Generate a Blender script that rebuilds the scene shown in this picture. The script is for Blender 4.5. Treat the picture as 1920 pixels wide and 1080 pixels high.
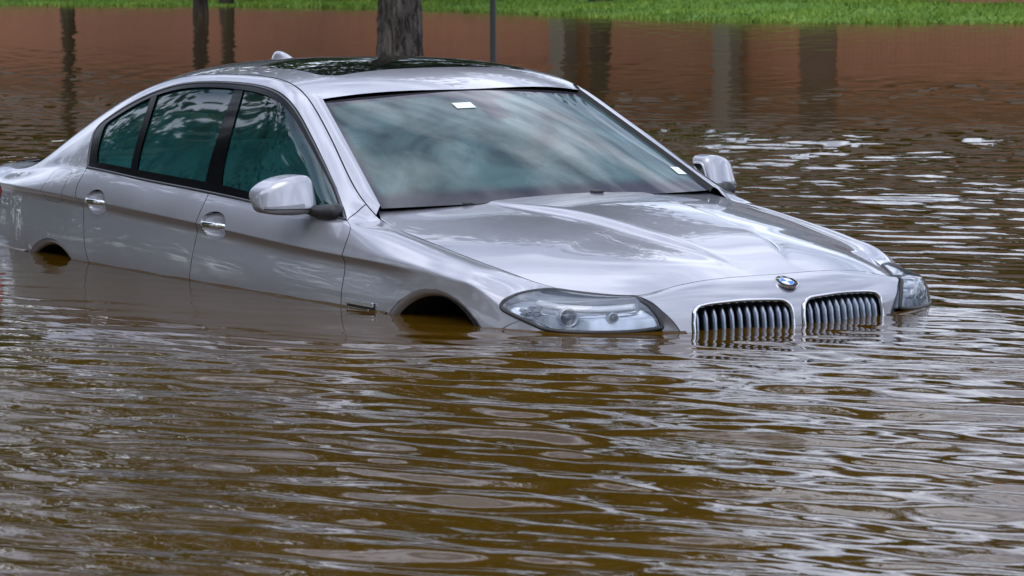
import bpy, bmesh, math, random
import numpy as np
from mathutils import Matrix, Vector
from mathutils.geometry import delaunay_2d_cdt

# ================================================================ scene, camera, sky, sun
scene = bpy.context.scene
for o in list(bpy.data.objects): bpy.data.objects.remove(o)
COL = scene.collection
WZ = 0.637                      # height of the flood water above the road, in the car's own frame
CAM = np.array([9.49416, -6.89369, 1.90494-WZ]); YAW, PIT, ROL, FPX = 2.5565002, -0.1028914, -0.0053803, 6269.4
cd = bpy.data.cameras.new('camera'); cam = bpy.data.objects.new('camera', cd); COL.objects.link(cam)
_fw = Vector((math.cos(PIT)*math.cos(YAW), math.cos(PIT)*math.sin(YAW), math.sin(PIT)))
_r = _fw.cross(Vector((0, 0, 1))).normalized(); _u = _r.cross(_fw)
_r2 = math.cos(ROL)*_r+math.sin(ROL)*_u; _u2 = -math.sin(ROL)*_r+math.cos(ROL)*_u
cam.matrix_world = Matrix(((_r2.x, _u2.x, -_fw.x, CAM[0]), (_r2.y, _u2.y, -_fw.y, CAM[1]), (_r2.z, _u2.z, -_fw.z, CAM[2]), (0, 0, 0, 1)))
cd.sensor_width = 36; cd.lens = FPX*36/1920; cd.clip_start = .1; cd.clip_end = 3000
cd.dof.use_dof = True; cd.dof.focus_distance = 12.2; cd.dof.aperture_fstop = 13
scene.camera = cam
SUN_EL, SUN_AZ = math.radians(58), math.radians(285)     # azimuth measured from +x towards +y
wd = bpy.data.worlds.new('World'); scene.world = wd; wd.use_nodes = True
wt = wd.node_tree; wt.nodes.clear()
def wn(t, **k):
    n = wt.nodes.new(t)
    for a, b in k.items(): setattr(n, a, b)
    return n
sky = wn('ShaderNodeTexSky', sky_type='NISHITA', sun_disc=False, sun_elevation=SUN_EL, sun_rotation=math.pi/2-SUN_AZ, air_density=1.0, dust_density=2.0)
tc = wn('ShaderNodeTexCoord'); mp = wn('ShaderNodeMapping'); mp.inputs['Scale'].default_value = (1, 1, 2.6)
nz = wn('ShaderNodeTexNoise'); nz.inputs['Scale'].default_value = 3.0; nz.inputs['Detail'].default_value = 7; nz.inputs['Roughness'].default_value = .55
rp = wn('ShaderNodeValToRGB'); rp.color_ramp.elements[0].position = .36; rp.color_ramp.elements[1].position = .60
rp.color_ramp.elements[0].color = (.35, .35, .35, 1); rp.color_ramp.elements[1].color = (1, 1, 1, 1)
nz2 = wn('ShaderNodeTexNoise'); nz2.inputs['Scale'].default_value = 4.2; nz2.inputs['Detail'].default_value = 6
cr = wn('ShaderNodeValToRGB'); cr.color_ramp.elements[0].position = .39; cr.color_ramp.elements[1].position = .61
cr.color_ramp.elements[0].color = (3.4, 3.95, 5.6, 1); cr.color_ramp.elements[1].color = (16.4, 17.3, 19.9, 1)
mx = wn('ShaderNodeMix', data_type='RGBA'); bg = wn('ShaderNodeBackground'); bg.inputs['Strength'].default_value = .138; wo = wn('ShaderNodeOutputWorld')
L = wt.links.new
L(tc.outputs['Generated'], mp.inputs['Vector']); L(mp.outputs['Vector'], nz.inputs['Vector']); L(mp.outputs['Vector'], nz2.inputs['Vector'])
L(nz.outputs['Fac'], rp.inputs['Fac']); L(nz2.outputs['Fac'], cr.inputs['Fac'])
L(rp.outputs['Color'], mx.inputs['Factor']); L(sky.outputs['Color'], mx.inputs[6]); L(cr.outputs['Color'], mx.inputs[7])
L(mx.outputs[2], bg.inputs['Color']); L(bg.outputs['Background'], wo.inputs['Surface'])
sd = bpy.data.lights.new('sun', 'SUN'); sd.energy = .6; sd.angle = math.radians(30); sd.color = (1, .96, .90)
sun = bpy.data.objects.new('sun', sd); COL.objects.link(sun); sun.location = (0, 0, 30)
sun.rotation_euler = Vector((math.cos(SUN_EL)*math.cos(SUN_AZ), math.cos(SUN_EL)*math.sin(SUN_AZ), math.sin(SUN_EL))).to_track_quat('Z', 'Y').to_euler()
vs = scene.view_settings; vs.view_transform = 'Standard'; vs.look = 'None'; vs.exposure = .12; vs.gamma = 1; vs.use_curve_mapping = False
scene.cycles.max_bounces = 8; scene.cycles.transparent_max_bounces = 12; scene.cycles.caustics_reflective = False; scene.cycles.caustics_refractive = False

# ---------------------------------------------------------------- numeric helpers
class Spl:
    """natural cubic spline through knots, vector valued"""
    def __init__(s, x, y):
        s.x = np.asarray(x, float); s.y = np.asarray(y, float)
        if s.y.ndim == 1: s.y = s.y[:, None]; s.one = True
        else: s.one = False
        n = len(s.x); h = np.diff(s.x); A = np.eye(n); r = np.zeros_like(s.y)
        for i in range(1, n-1):
            A[i, i-1] = h[i-1]; A[i, i] = 2*(h[i-1]+h[i]); A[i, i+1] = h[i]
            r[i] = 6*((s.y[i+1]-s.y[i])/h[i]-(s.y[i]-s.y[i-1])/h[i-1])
        s.m = np.linalg.solve(A, r)
    def __call__(s, q):
        q = np.asarray(q, float); sh = q.shape; q = np.clip(q.ravel(), s.x[0], s.x[-1])
        i = np.clip(np.searchsorted(s.x, q)-1, 0, len(s.x)-2)
        h = (s.x[i+1]-s.x[i])[:, None]; a = (s.x[i+1]-q)[:, None]/h; b = 1-a
        v = a*s.y[i]+b*s.y[i+1]+((a**3-a)*s.m[i]+(b**3-b)*s.m[i+1])*h*h/6
        return v[:, 0].reshape(sh) if s.one else v.reshape(sh+(s.y.shape[1],))
def lerp(a, b, t): return a+(b-a)*t
def smooth(a, b, x):
    t = np.clip((x-a)/(b-a), 0, 1); return t*t*(3-2*t)

# ---------------------------------------------------------------- hood height field
hz_c = Spl([-.75, -.5, -.15, .2, .42, .56, .66, .72, .80], [1.004, .993, .966, .922, .880, .843, .808, .786, .752])
hk_h = Spl([-.75, -.5, -.13, .2, .5, .645, .80], [.38, .345, .25, .21, .15, .10, .055])
he_z = Spl([-.75, -.554, -.275, -.02, .168, .40, .56, .66, .80], [.968, .928, .886, .846, .813, .764, .722, .694, .655])
he_h = Spl([-.75, -.554, -.275, -.02, .168, .35, .55, .80], [.775, .780, .788, .778, .76, .71, .66, .60])
def hood_z(x, y):
    h = np.abs(y); zc = hz_c(x); ze = he_z(x); he = he_h(x); k = hk_h(x)
    drop = zc-ze
    f = (h/he)
    z = zc-drop*np.clip(f, 0, 2)**lerp(1.9, 3.3, smooth(.15, .62, x))                     # crowned panel
    # raised centre plateau between the two creases
    w = .014*smooth(-.75, -.1, x)*(1-smooth(.30, .665, x))
    d = h-k
    z = z+w*(.5-.5*np.tanh(d/.012))*(.75+.25*np.clip(h/np.maximum(k, .02), 0, 1)**2)-w*.9*np.exp(-np.clip(d, 0, 9)/.10)*(d > 0)*(1-np.exp(-np.clip(d, 0, 9)/.02))
    return z

# ---------------------------------------------------------------- upper edge of the body side (shut line round hood, screen, roof, boot)
E_raw = np.array([  # s, x, h, z
 (-4.80, -3.985, 0.0, .972), (-4.45, -3.975, .33, .970), (-4.12, -3.92, .575, .967), (-3.88, -3.80, .672, .968),
 (-3.62, -3.61, .708, .978), (-3.36, -3.36, .716, 1.018), (-3.22, -3.22, .698, 1.085), (-3.06, -3.06, .664, 1.170), (-2.896, -2.896, .634, 1.246),
 (-2.73, -2.73, .611, 1.308), (-2.55, -2.55, .593, 1.354), (-2.36, -2.36, .582, 1.382), (-2.1, -2.1, .577, 1.397),
 (-1.85, -1.85, .579, 1.400), (-1.66, -1.66, .590, 1.396), (-1.48, -1.48, .605, 1.373), (-1.35, -1.35, .623, 1.332),
 (-1.2, -1.2, .653, 1.258), (-1.05, -1.05, .690, 1.178), (-.9, -.9, .729, 1.092), (-.78, -.78, .758, 1.028), (-.69, -.69, .772, .984),
 (-.60, -.60, .772, .952), (-.52, -.53, .780, .922), (-.36, -.37, .789, .899), (-.16, -.16, .786, .868), (0., -.01, .778, .845),
 (.14, .12, .765, .824), (.28, .26, .738, .797), (.42, .38, .700, .777), (.56, .48, .650, .764), (.70, .575, .592, .758), (.82, .640, .53, .760),
 (.95, .667, .440, .776), (1.10, .680, .31, .788), (1.26, .690, .16, .797), (1.42, .694, 0., .800)])
E_raw[22:, 3] = hood_z(E_raw[22:, 1], E_raw[22:, 2])+np.where(np.arange(22, len(E_raw)) == 22, 0.0, 0.0)
E_spl = Spl(E_raw[:, 0], E_raw[:, 1:])

# ---------------------------------------------------------------- body side control curves
PL = Spl([-3.95, -3.6, -3.3, -2.97, -2.6, -2.2, -1.7, -1.2, -.65, -.2, 0, .2], [.775, .85, .890, .914, .927, .934, .937, .936, .931, .921, .912, .893])
SW = Spl([-4.0, -3.4, -3.0, -2.6, -2.2, -1.7, -1.1, -.6, -.15, .2], [.897, .899, .897, .889, .877, .860, .833, .815, .799, .768])
BZ = Spl([-3.9, -3.4, -3.1, -2.75, -2.3, -1.9, -1.4, -1.0, -.66, -.4, -.15, 0, .2], [.932, .962, .992, 1.006, .989, .975, .954, .941, .930, .873, .839, .822, .792])
BH = Spl([-3.9, -3.4, -3.1, -2.75, -2.3, -1.7, -1.0, -.66, -.4, -.15, 0, .2], [.745, .80, .825, .848, .866, .874, .874, .878, .889, .891, .885, .863])
N_raw = np.array([(.2, .2, .893), (.34, .340, .868), (.47, .465, .830), (.58, .560, .780), (.69, .636, .706), (.81, .695, .602), (.95, .740, .472), (1.12, .782, .30), (1.27, .803, .15), (1.42, .807, 0)])
N_spl = Spl(N_raw[:, 0], N_raw[:, 1:])
M_raw = np.array([(-4.80, -4.06, 0), (-4.45, -4.045, .36), (-4.15, -3.97, .64), (-3.92, -3.84, .775), (-3.6, -3.6, .85)])
M_spl = Spl(M_raw[:, 0], M_raw[:, 1:])
def up_pts(belt, E, s):
    """six control points between belt and top edge"""
    out = []
    ap = smooth(-.5, -.95, s)*smooth(-1.75, -1.25, s)        # A pillar
    cp = smooth(-2.5, -2.95, s)*smooth(-3.6, -3.2, s)        # C pillar
    fe = smooth(-.68, -.35, s)                               # front wing
    bo = .030+.028*ap+.015*cp
    bz = -.014-.012*ap-.006*cp
    p13 = E+np.stack([0*s, bo, bz], -1); p14 = E+np.stack([0*s, bo*.36, bz*.2], -1)
    f13 = lerp(belt, E, .86)+np.stack([0*s, .012+0*s, .008+0*s], -1); f14 = lerp(belt, E, .95)+np.stack([0*s, .002+0*s, .003+0*s], -1)
    p13 = lerp(p13, f13, fe[:, None]); p14 = lerp(p14, f14, fe[:, None])
    for f, b in ((.33, .010), (.68, .010)):
        q = lerp(belt, p13, f)+np.stack([0*s, b+0*s, .004*fe], -1)
        out.append(q)
    return out+[p13, p14, E]
def flank_ctrl(s):
    pl = PL(s); sw = SW(s); z0 = 0*s
    fade = 1-smooth(-.42, -.05, s)
    arch = np.exp(-((s-0)/.42)**2)+np.exp(-((s+2.968)/.42)**2)
    belt = np.stack([s, BH(s), BZ(s)], -1); E = E_spl(s)
    P = [np.stack([s, pl-.085, z0+.22], -1), np.stack([s, pl-.03, z0+.40], -1),
         np.stack([s, pl+.003+.004*arch, z0+.56], -1), np.stack([s, pl+.005+.006*arch, z0+.68], -1),
         np.stack([s, pl-.008*fade+.004*arch*(1-fade), sw-.085], -1), np.stack([s, pl-.021*fade, sw-.026], -1),
         np.stack([s, pl, sw-.002], -1), np.stack([s, pl-.0005, sw+.002], -1),
         np.stack([s, lerp(pl, belt[:, 1], .38)+.008, lerp(sw, belt[:, 2], .40)], -1),
         np.stack([s, belt[:, 1]+.012, belt[:, 2]-.012], -1)]
    return P+[belt]+up_pts(belt, E, s)
def wrap_ctrl(s, plan, prof, E):
    xy = plan(s); e = 1e-3; t = (plan(s+e)-plan(s-e)); n = np.stack([-t[:, 1], t[:, 0]], -1)
    n /= np.maximum(np.linalg.norm(n, axis=1, keepdims=True), 1e-9)
    cen = np.array([-1.6, 0.]); sg = np.sign(((xy-cen)*n).sum(1, keepdims=True)); n = n*sg
    end = np.abs(xy[:, 1:2]) < 1e-6; n = np.where(end, np.array([[np.sign(xy[0, 0]+1.6)*1., 0]]), n)
    P = []
    for z, d in prof:
        q = xy+n*d; P.append(np.concatenate([q, np.full((len(s), 1), z)], 1))
    b = P[-1]
    for f, o in ((.16, .006), (.32, .009), (.50, .010), (.68, .008), (.86, .004), (.95, .001)):
        q = lerp(b, E, f); q[:, :2] += n*o*.6; q[:, 2] += o*.8; P.append(q)
    P.append(E); return P
PROF_F = ((.22, -.05), (.40, .008), (.54, .014), (.61, .010), (.655, .004), (.685, 0), (.70, -.004), (.712, -.009), (.730, -.019))
PROF_R = ((.22, -.06), (.40, -.01), (.55, .01), (.68, .012), (.80, .004), (.872, -.012), (.895, 0), (.899, -.001), (.935, -.018))
# control curves are splined through stations so that flank and wraps blend
ST = np.array([-4.80, -4.6, -4.45, -4.3, -4.15, -4.0, -3.85, -3.6, -3.4, -3.22, -3.06, -2.9, -2.73, -2.55, -2.36, -2.1, -1.85, -1.66, -1.48, -1.35, -1.2, -1.05, -.9, -.78, -.69, -.6, -.52, -.36, -.16, 0., .1, .2, .36, .47, .58, .69, .81, .95, 1.12, 1.27, 1.42])
def _tab():
    fl = (ST >= -3.61) & (ST <= .21); fr = ST > .21; re = ST < -3.61
    T = np.zeros((len(ST), 16, 3))
    a = flank_ctrl(ST[fl]); 

    b = wrap_ctrl(ST[fr], N_spl, PROF_F, E_spl(ST[fr])); 
    c_ = wrap_ctrl(ST[re], M_spl, PROF_R, E_spl(ST[re]))
    return fl, fr, re, a, b, c_
_fl, _fr, _re, _a, _b, _c = _tab()
NC = len(_b)
_a = _a if len(_a) == NC else _a[:NC-0]
assert len(_a) == NC == len(_c), (len(_a), len(_b), len(_c))
CT = np.zeros((len(ST), NC, 3))
for k in range(NC):
    CT[_fl, k] = _a[k]; CT[_fr, k] = _b[k]; CT[_re, k] = _c[k]
C_spl = Spl(ST, CT.reshape(len(ST), -1))
# clamped cubic B-spline basis
KN = np.concatenate([[0, 0, 0], np.linspace(0, 1, NC-2), [1, 1, 1]])
def basis(t):
    t = np.clip(np.asarray(t, float), 0, 1-1e-9); B = np.zeros((len(t), NC+3))
    i = np.clip(np.searchsorted(KN, t, side='right')-1, 3, NC-1)
    B[np.arange(len(t)), i] = 1
    for p in range(1, 4):
        Bn = np.zeros_like(B)
        for j in range(NC+3-p):
            d1 = KN[j+p]-KN[j]; v = 0
            if d1 > 0: v = v+(t-KN[j])/d1*B[:, j]
            if j+p+1 < len(KN):
                d2 = KN[j+p+1]-KN[j+1]
                if d2 > 0: v = v+(KN[j+p+1]-t)/d2*B[:, j+1]
            Bn[:, j] = v
        B = Bn
    return B[:, :NC]
def body(s, t):
    """body side surface: s along the car, t from sill to top edge -> (x, h, z), h = half width"""
    s = np.asarray(s, float); t = np.asarray(t, float)
    C = C_spl(s).reshape(len(s), NC, 3)
    return np.einsum('nk,nkd->nd', basis(t), C)
# ---------------------------------------------------------------- roof, screens, boot
rz_c = Spl([-2.72, -2.5, -2.2, -1.95, -1.7, -1.5, -1.35, -1.2], [1.412, 1.434, 1.452, 1.4575, 1.453, 1.433, 1.403, 1.352])
def roof_z(x, y):
    e = E_spl(x); return rz_c(x)-(rz_c(x)-e[..., 2])*(np.abs(y)/e[..., 1])**2.8
def screen(u, v):
    """windscreen: u -1..1 across, v 0 base..1 header"""
    b = np.stack([-.500-.173*u*u, .742*u, .994-.016*u*u], -1); a = np.stack([-1.205-.108*u*u, .59*u, 1.350-.032*u*u], -1)
    v = np.asarray(v)[..., None]; P = b+(a-b)*v
    bul = (4*v*(1-v))[..., 0]*(1-u**4); P[..., 0] += .012*bul; P[..., 2] += .020*bul
    return P
def backlight(u, v):
    v = np.asarray(v, float); e = E_spl(-3.365+.745*v); cx = -3.50+.80*v; cz = 1.012+.400*v+.022*4*v*(1-v); w = u*u
    return np.stack([cx+(e[..., 0]-cx)*w, (e[..., 1]-.004)*u, cz+(e[..., 2]-.006-cz)*w], -1)
def boot_z(x, y):
    e = np.interp(x, E_raw[1:6, 1], E_raw[1:6, 3]); eh = np.interp(x, E_raw[1:6, 1], E_raw[1:6, 2])
    return e-.003-.010*(1-np.clip(np.abs(y)/eh, 0, 1)**2.2)
# ================================================================ mesh helpers
def tag(o, label=None, cat=None, group=None, kind=None):
    if label: o['label'] = label
    if cat: o['category'] = cat
    if group: o['group'] = group
    if kind: o['kind'] = kind
    return o
def link(name, me, mat=None, parent=None):
    o = bpy.data.objects.new(name, me); COL.objects.link(o)
    if parent is not None: o.parent = parent
    if mat is not None and me is not None:
        for m in (mat if isinstance(mat, (list, tuple)) else [mat]): me.materials.append(m)
    return o
def empty(name, loc=(0, 0, 0), parent=None):
    o = bpy.data.objects.new(name, None); COL.objects.link(o); o.location = loc; o.empty_display_size = .2
    if parent is not None: o.parent = parent
    return o
def mesh(name, V, F, mat=None, parent=None, smooth_=True, N=None, attr=None, mi=None):
    me = bpy.data.meshes.new(name); me.from_pydata([tuple(map(float, v)) for v in V], [], [tuple(map(int, f)) for f in F])
    if smooth_: me.polygons.foreach_set('use_smooth', [True]*len(me.polygons))
    if attr:
        for k, a in attr.items():
            at = me.attributes.new(k, 'FLOAT', 'POINT'); at.data.foreach_set('value', np.asarray(a, np.float32))
    if mi is not None: me.polygons.foreach_set('material_index', mi)
    me.update()
    if N is not None: me.normals_split_custom_set_from_vertices([tuple(map(float, n)) for n in N])
    return link(name, me, mat, parent)
def in_poly(P, poly):
    x, y = P[:, 0], P[:, 1]; ins = np.zeros(len(P), bool); j = len(poly)-1
    for i in range(len(poly)):
        xi, yi = poly[i]; xj, yj = poly[j]
        if yi != yj: ins ^= ((yi > y) != (yj > y)) & (x < (xj-xi)*(y-yi)/(yj-yi)+xi)
        j = i
    return ins
def resample(poly, d):
    out = []; n = len(poly)
    for i in range(n):
        a = np.array(poly[i], float); b = np.array(poly[(i+1) % n], float); k = max(1, int(math.ceil(np.linalg.norm(b-a)/d)))
        for q in range(k): out.append(a+(b-a)*q/k)
    return np.array(out)
def area(p): return .5*np.sum(p[:, 0]*np.roll(p[:, 1], -1)-np.roll(p[:, 0], -1)*p[:, 1])
def inset(p, g):
    if abs(g) < 1e-9: return p
    if area(p) < 0: p = p[::-1]
    a = p-np.roll(p, 1, 0); b = np.roll(p, -1, 0)-p
    na = np.stack([-a[:, 1], a[:, 0]], 1)/np.maximum(np.linalg.norm(a, axis=1), 1e-9)[:, None]
    nb = np.stack([-b[:, 1], b[:, 0]], 1)/np.maximum(np.linalg.norm(b, axis=1), 1e-9)[:, None]
    m = na+nb; l2 = np.maximum((m*m).sum(1), .5)
    return p+m*(2*g/l2)[:, None]*1.0
def clip(poly, a, b):
    """keep the part of the polygon on the left of the line a->b"""
    a = np.array(a); b = np.array(b); d = b-a; out = []
    f = lambda q: d[0]*(q[1]-a[1])-d[1]*(q[0]-a[0])
    n = len(poly)
    for i in range(n):
        p, q = np.array(poly[i]), np.array(poly[(i+1) % n]); fp, fq = f(p), f(q)
        if fp >= 0: out.append(p)
        if (fp >= 0) != (fq >= 0): out.append(p+(q-p)*fp/(fp-fq))
    return np.array(out)
def curve2(pts, n=8, closed=False):
    """dense Catmull-Rom through 2D / 3D points"""
    P = np.array(pts, float); m = len(P); out = []
    for i in range(m if closed else m-1):
        p0 = P[(i-1) % m] if closed or i > 0 else 2*P[0]-P[1]; p1 = P[i]; p2 = P[(i+1) % m]
        p3 = P[(i+2) % m] if closed or i+2 < m else 2*P[-1]-P[-2]
        for q in range(n):
            t = q/n; out.append(.5*((2*p1)+(-p0+p2)*t+(2*p0-5*p1+4*p2-p3)*t*t+(-p0+3*p1-3*p2+p3)*t**3))
    if not closed: out.append(P[-1])
    return np.array(out)
def panel(name, surf, poly, mat, parent, sgn=1, sc=(1, 1.7), d=.022, off=0., skirt=.014, gap=.0022, holes=(), both=False, attr=None, flip=False, extra=None, snap=None):
    """trimmed piece of a parametric surface: surf(a, b) -> (x, h, z); the outline is triangulated in parameter space, shaded with the surface's own normals and given a rim"""
    sc = np.array(sc)
    pol = inset(resample(np.array(poly)*sc, d*.8), gap)
    if snap is not None: pol[pol[:, 0] > snap-gap*2.5, 0] = snap
    hol = [inset(resample(np.array(h)*sc, d*.6), -gap) for h in holes]
    lo, hi = pol.min(0), pol.max(0)
    g = np.stack(np.meshgrid(np.arange(lo[0]+d*.5, hi[0], d), np.arange(lo[1]+d*.5, hi[1], d*.7), indexing='ij'), -1).reshape(-1, 2)
    if extra is not None: g = np.concatenate([g, np.array(extra)*sc])
    m = in_poly(g, pol)
    for h in hol: m &= ~in_poly(g, h)
    g = g[m]
    bd = np.concatenate([pol]+hol)
    if len(g):
        dm = np.full(len(g), 1e9)
        for q in bd: dm = np.minimum(dm, (g[:, 0]-q[0])**2+(g[:, 1]-q[1])**2)
        g = g[dm > (.38*d)**2]
    pts = np.concatenate([bd, g]); ed = []; o = 0; loops = []
    for p in [pol]+hol:
        ed += [(o+i, o+(i+1) % len(p)) for i in range(len(p))]; loops.append((o, len(p))); o += len(p)
    v2, _, fc, ov, _, _ = delaunay_2d_cdt([Vector(p) for p in pts], ed, [], 0, 1e-7)
    v2 = np.array([(v.x, v.y) for v in v2]); fc = np.array([f for f in fc])
    cen = v2[fc].mean(1); k = in_poly(cen, pol)
    for h in hol: k &= ~in_poly(cen, h)
    fc = fc[k]
    def ev(q):
        a, b = (q/sc).T; e = 4e-4
        P = surf(a, b); n = np.cross(surf(a, b+e)-surf(a, b-e), surf(a+e, b)-surf(a-e, b))
        if flip: n = -n
        n /= np.maximum(np.linalg.norm(n, axis=1, keepdims=True), 1e-12); return P+n*off, n
    P, N = ev(v2)
    fn = np.cross(P[fc[:, 1]]-P[fc[:, 0]], P[fc[:, 2]]-P[fc[:, 0]]); bad = (fn*N[fc[:, 0]]).sum(1) < 0
    fc[bad] = fc[bad][:, ::-1]
    V = [P]; NN = [N]; F = [tuple(f) for f in fc]; A = [v2/sc]; base = len(P)
    if skirt > 0:
        for p in [pol]+hol:
            q, n = ev(p); nx = np.roll(q, -1, 0)-np.roll(q, 1, 0); sn = np.cross(nx, n); sn /= np.maximum(np.linalg.norm(sn, axis=1, keepdims=True), 1e-9)
            m_ = len(p); V += [q, q-n*skirt]; NN += [sn, sn]; A += [p/sc, p/sc]
            for i in range(m_):
                j = (i+1) % m_; F.append((base+i, base+j, base+m_+j, base+m_+i))
            base += 2*m_
    V = np.concatenate(V); NN = np.concatenate(NN); A = np.concatenate(A)
    def fin(V, NN, F, s):
        if s < 0: return V*[1, -1, 1], NN*[1, -1, 1], [f[::-1] for f in F]
        return V, NN, F
    if both:
        V1, N1, F1 = fin(V, NN, F, 1); V2, N2, F2 = fin(V, NN, F, -1)
        VV = np.concatenate([V1, V2]); NV = np.concatenate([N1, N2]); FF = F1+[tuple(i+len(V1) for i in f) for f in F2]; AA = np.concatenate([A, A])
    else: VV, NV, FF = fin(V, NN, F, sgn); AA = A
    return mesh(name, VV, FF, mat, parent, True, NV, attr(AA) if attr else None)
def sweep(path, prof, closed=False, up=None):
    """sweep a closed 2D profile (side, out) along a 3D path; up = out direction per point"""
    P = np.array(path, float); n = len(P); m = len(prof); V = []; F = []
    T = (np.roll(P, -1, 0)-np.roll(P, 1, 0)) if closed else np.gradient(P, axis=0)
    T /= np.maximum(np.linalg.norm(T, axis=1, keepdims=True), 1e-9)
    U = np.array(up, float) if up is not None else np.tile([0, 0, 1.], (n, 1))
    if U.ndim == 1: U = np.tile(U, (n, 1))
    S = np.cross(T, U); S /= np.maximum(np.linalg.norm(S, axis=1, keepdims=True), 1e-9); U = np.cross(S, T)
    for i in range(n):
        for a, b in prof: V.append(P[i]+S[i]*a+U[i]*b)
    for i in range(n if closed else n-1):
        j = (i+1) % n
        for k in range(m): F.append((i*m+k, i*m+(k+1) % m, j*m+(k+1) % m, j*m+k))
    if not closed: F += [tuple(range(m))[::-1], tuple((n-1)*m+k for k in range(m))]
    return V, F
def ring(a, b, n=10): return [(a*math.cos(2*math.pi*i/n), b*math.sin(2*math.pi*i/n)) for i in range(n)]
def tube(P, R, n=10):
    """tapered tube through 3D points"""
    P = np.array(P, float); T = np.gradient(P, axis=0); T /= np.maximum(np.linalg.norm(T, axis=1, keepdims=True), 1e-9)
    ref = np.array([1, 0, 0]) if abs(T[0][2]) > .7 else np.array([0, 0, 1.]); V = []; F = []
    for p, t, r in zip(P, T, R):
        a = np.cross(t, ref); a /= np.linalg.norm(a); b = np.cross(t, a)
        for k in range(n):
            w = 2*math.pi*k/n; V.append(p+r*(a*math.cos(w)+b*math.sin(w)))
    for i in range(len(P)-1):
        for k in range(n): F.append((i*n+k, i*n+(k+1) % n, (i+1)*n+(k+1) % n, (i+1)*n+k))
    F.append(tuple(range(n))); F.append(tuple((len(P)-1)*n+k for k in range(n))); return V, F
def join(parts):
    V = []; F = []
    for v, f in parts:
        o = len(V); V += list(v); F += [tuple(i+o for i in q) for q in f]
    return V, F
def box(x0, x1, y0, y1, z0, z1):
    V = [(x, y, z) for x in (x0, x1) for y in (y0, y1) for z in (z0, z1)]
    return V, [(0, 1, 3, 2), (4, 6, 7, 5), (0, 4, 5, 1), (2, 3, 7, 6), (0, 2, 6, 4), (1, 5, 7, 3)]
def bevel_obj(o, w=.01, seg=3):
    m = o.modifiers.new('b', 'BEVEL'); m.width = w; m.segments = seg; m.limit_method = 'ANGLE'; return o
def subsurf(o, l=2):
    m = o.modifiers.new('s', 'SUBSURF'); m.levels = l; m.render_levels = l; return o

# ================================================================ materials
def M(name, col=(.5, .5, .5), rough=.5, metal=0., **k):
    m = bpy.data.materials.new(name); m.use_nodes = True; b = m.node_tree.nodes['Principled BSDF']
    b.inputs['Base Color'].default_value = (*col, 1); b.inputs['Roughness'].default_value = rough; b.inputs['Metallic'].default_value = metal
    for a, v in k.items(): b.inputs[a].default_value = v
    return m
class NT:
    def __init__(s, m): s.t = m.node_tree; s.b = s.t.nodes.get('Principled BSDF'); s.o = s.t.nodes['Material Output']
    def n(s, t, props=None, **inp):
        q = s.t.nodes.new(t)
        for a, b in (props or {}).items(): setattr(q, a, b)
        for a, b in inp.items():
            a = a.replace('_', ' ')
            if hasattr(b, 'is_linked') or isinstance(b, bpy.types.NodeSocket): s.t.links.new(b, q.inputs[a])
            else: q.inputs[a].default_value = b
        return q
    def l(s, a, b): s.t.links.new(a, b)
    def ramp(s, fac, stops):
        q = s.t.nodes.new('ShaderNodeValToRGB'); e = q.color_ramp.elements
        while len(e) < len(stops): e.new(.5)
        for i, (p, c) in enumerate(stops): e[i].position = p; e[i].color = (*c, 1) if len(c) == 3 else c
        s.l(fac, q.inputs['Fac']); return q.outputs['Color']
    def coord(s, kind='Object', scale=(1, 1, 1)):
        t = s.t.nodes.new('ShaderNodeTexCoord'); mpn = s.t.nodes.new('ShaderNodeMapping'); mpn.inputs['Scale'].default_value = scale
        s.l(t.outputs[kind], mpn.inputs['Vector']); return mpn.outputs['Vector']
    def noise(s, vec, scale, detail=4, rough=.5, dist=0.):
        q = s.n('ShaderNodeTexNoise', Scale=scale, Detail=detail, Roughness=rough, Distortion=dist); s.l(vec, q.inputs['Vector']); return q.outputs['Fac']
    def mix(s, f, a, b):
        q = s.t.nodes.new('ShaderNodeMix'); q.data_type = 'RGBA'
        for sock, v in ((q.inputs['Factor'], f), (q.inputs[6], a), (q.inputs[7], b)):
            if isinstance(v, bpy.types.NodeSocket): s.l(v, sock)
            elif isinstance(v, (int, float)): sock.default_value = v
            else: sock.default_value = (*v, 1)
        return q.outputs[2]
    def math(s, op, a, b=0.):
        q = s.t.nodes.new('ShaderNodeMath'); q.operation = op
        for sock, v in ((q.inputs[0], a), (q.inputs[1], b)):
            if isinstance(v, bpy.types.NodeSocket): s.l(v, sock)
            else: sock.default_value = v
        return q.outputs[0]
    def bump(s, h, strength=.3, dist=.01):
        q = s.n('ShaderNodeBump', Strength=strength, Distance=dist); s.l(h, q.inputs['Height']); return q.outputs['Normal']
MT = {}
def paint():
    m = M('silver_paint', (.38, .383, .41), .34, .66, **{'Coat Weight': 1.0, 'Coat Roughness': .035, 'Coat IOR': 1.55}); k = NT(m); v = k.coord()
    f = k.noise(v, 900, 2, .6); r = k.noise(v, 3.0, 4)
    k.l(k.ramp(f, [(.3, (.355, .36, .398)), (.7, (.435, .44, .482))]), k.b.inputs['Base Color'])
    k.l(k.ramp(r, [(.35, (.28,)*3), (.7, (.36,)*3)]), k.b.inputs['Roughness'])
    # dried water marks dull the clear coat a little
    s_ = k.noise(k.coord(scale=(1, 1, .55)), 7, 6, .62); k.l(k.ramp(s_, [(.40, (.014,)*3), (.85, (.035,)*3)]), k.b.inputs['Coat Roughness'])
    return m
MT['paint'] = paint()
MT['chrome'] = M('chrome', (.72, .73, .75), .12, 1.0)
MT['satin'] = M('satin_metal', (.29, .32, .37), .30, 1.0)
MT['black'] = M('gloss_black', (.004, .004, .005), .08, 0, **{'IOR': 1.30})
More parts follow.
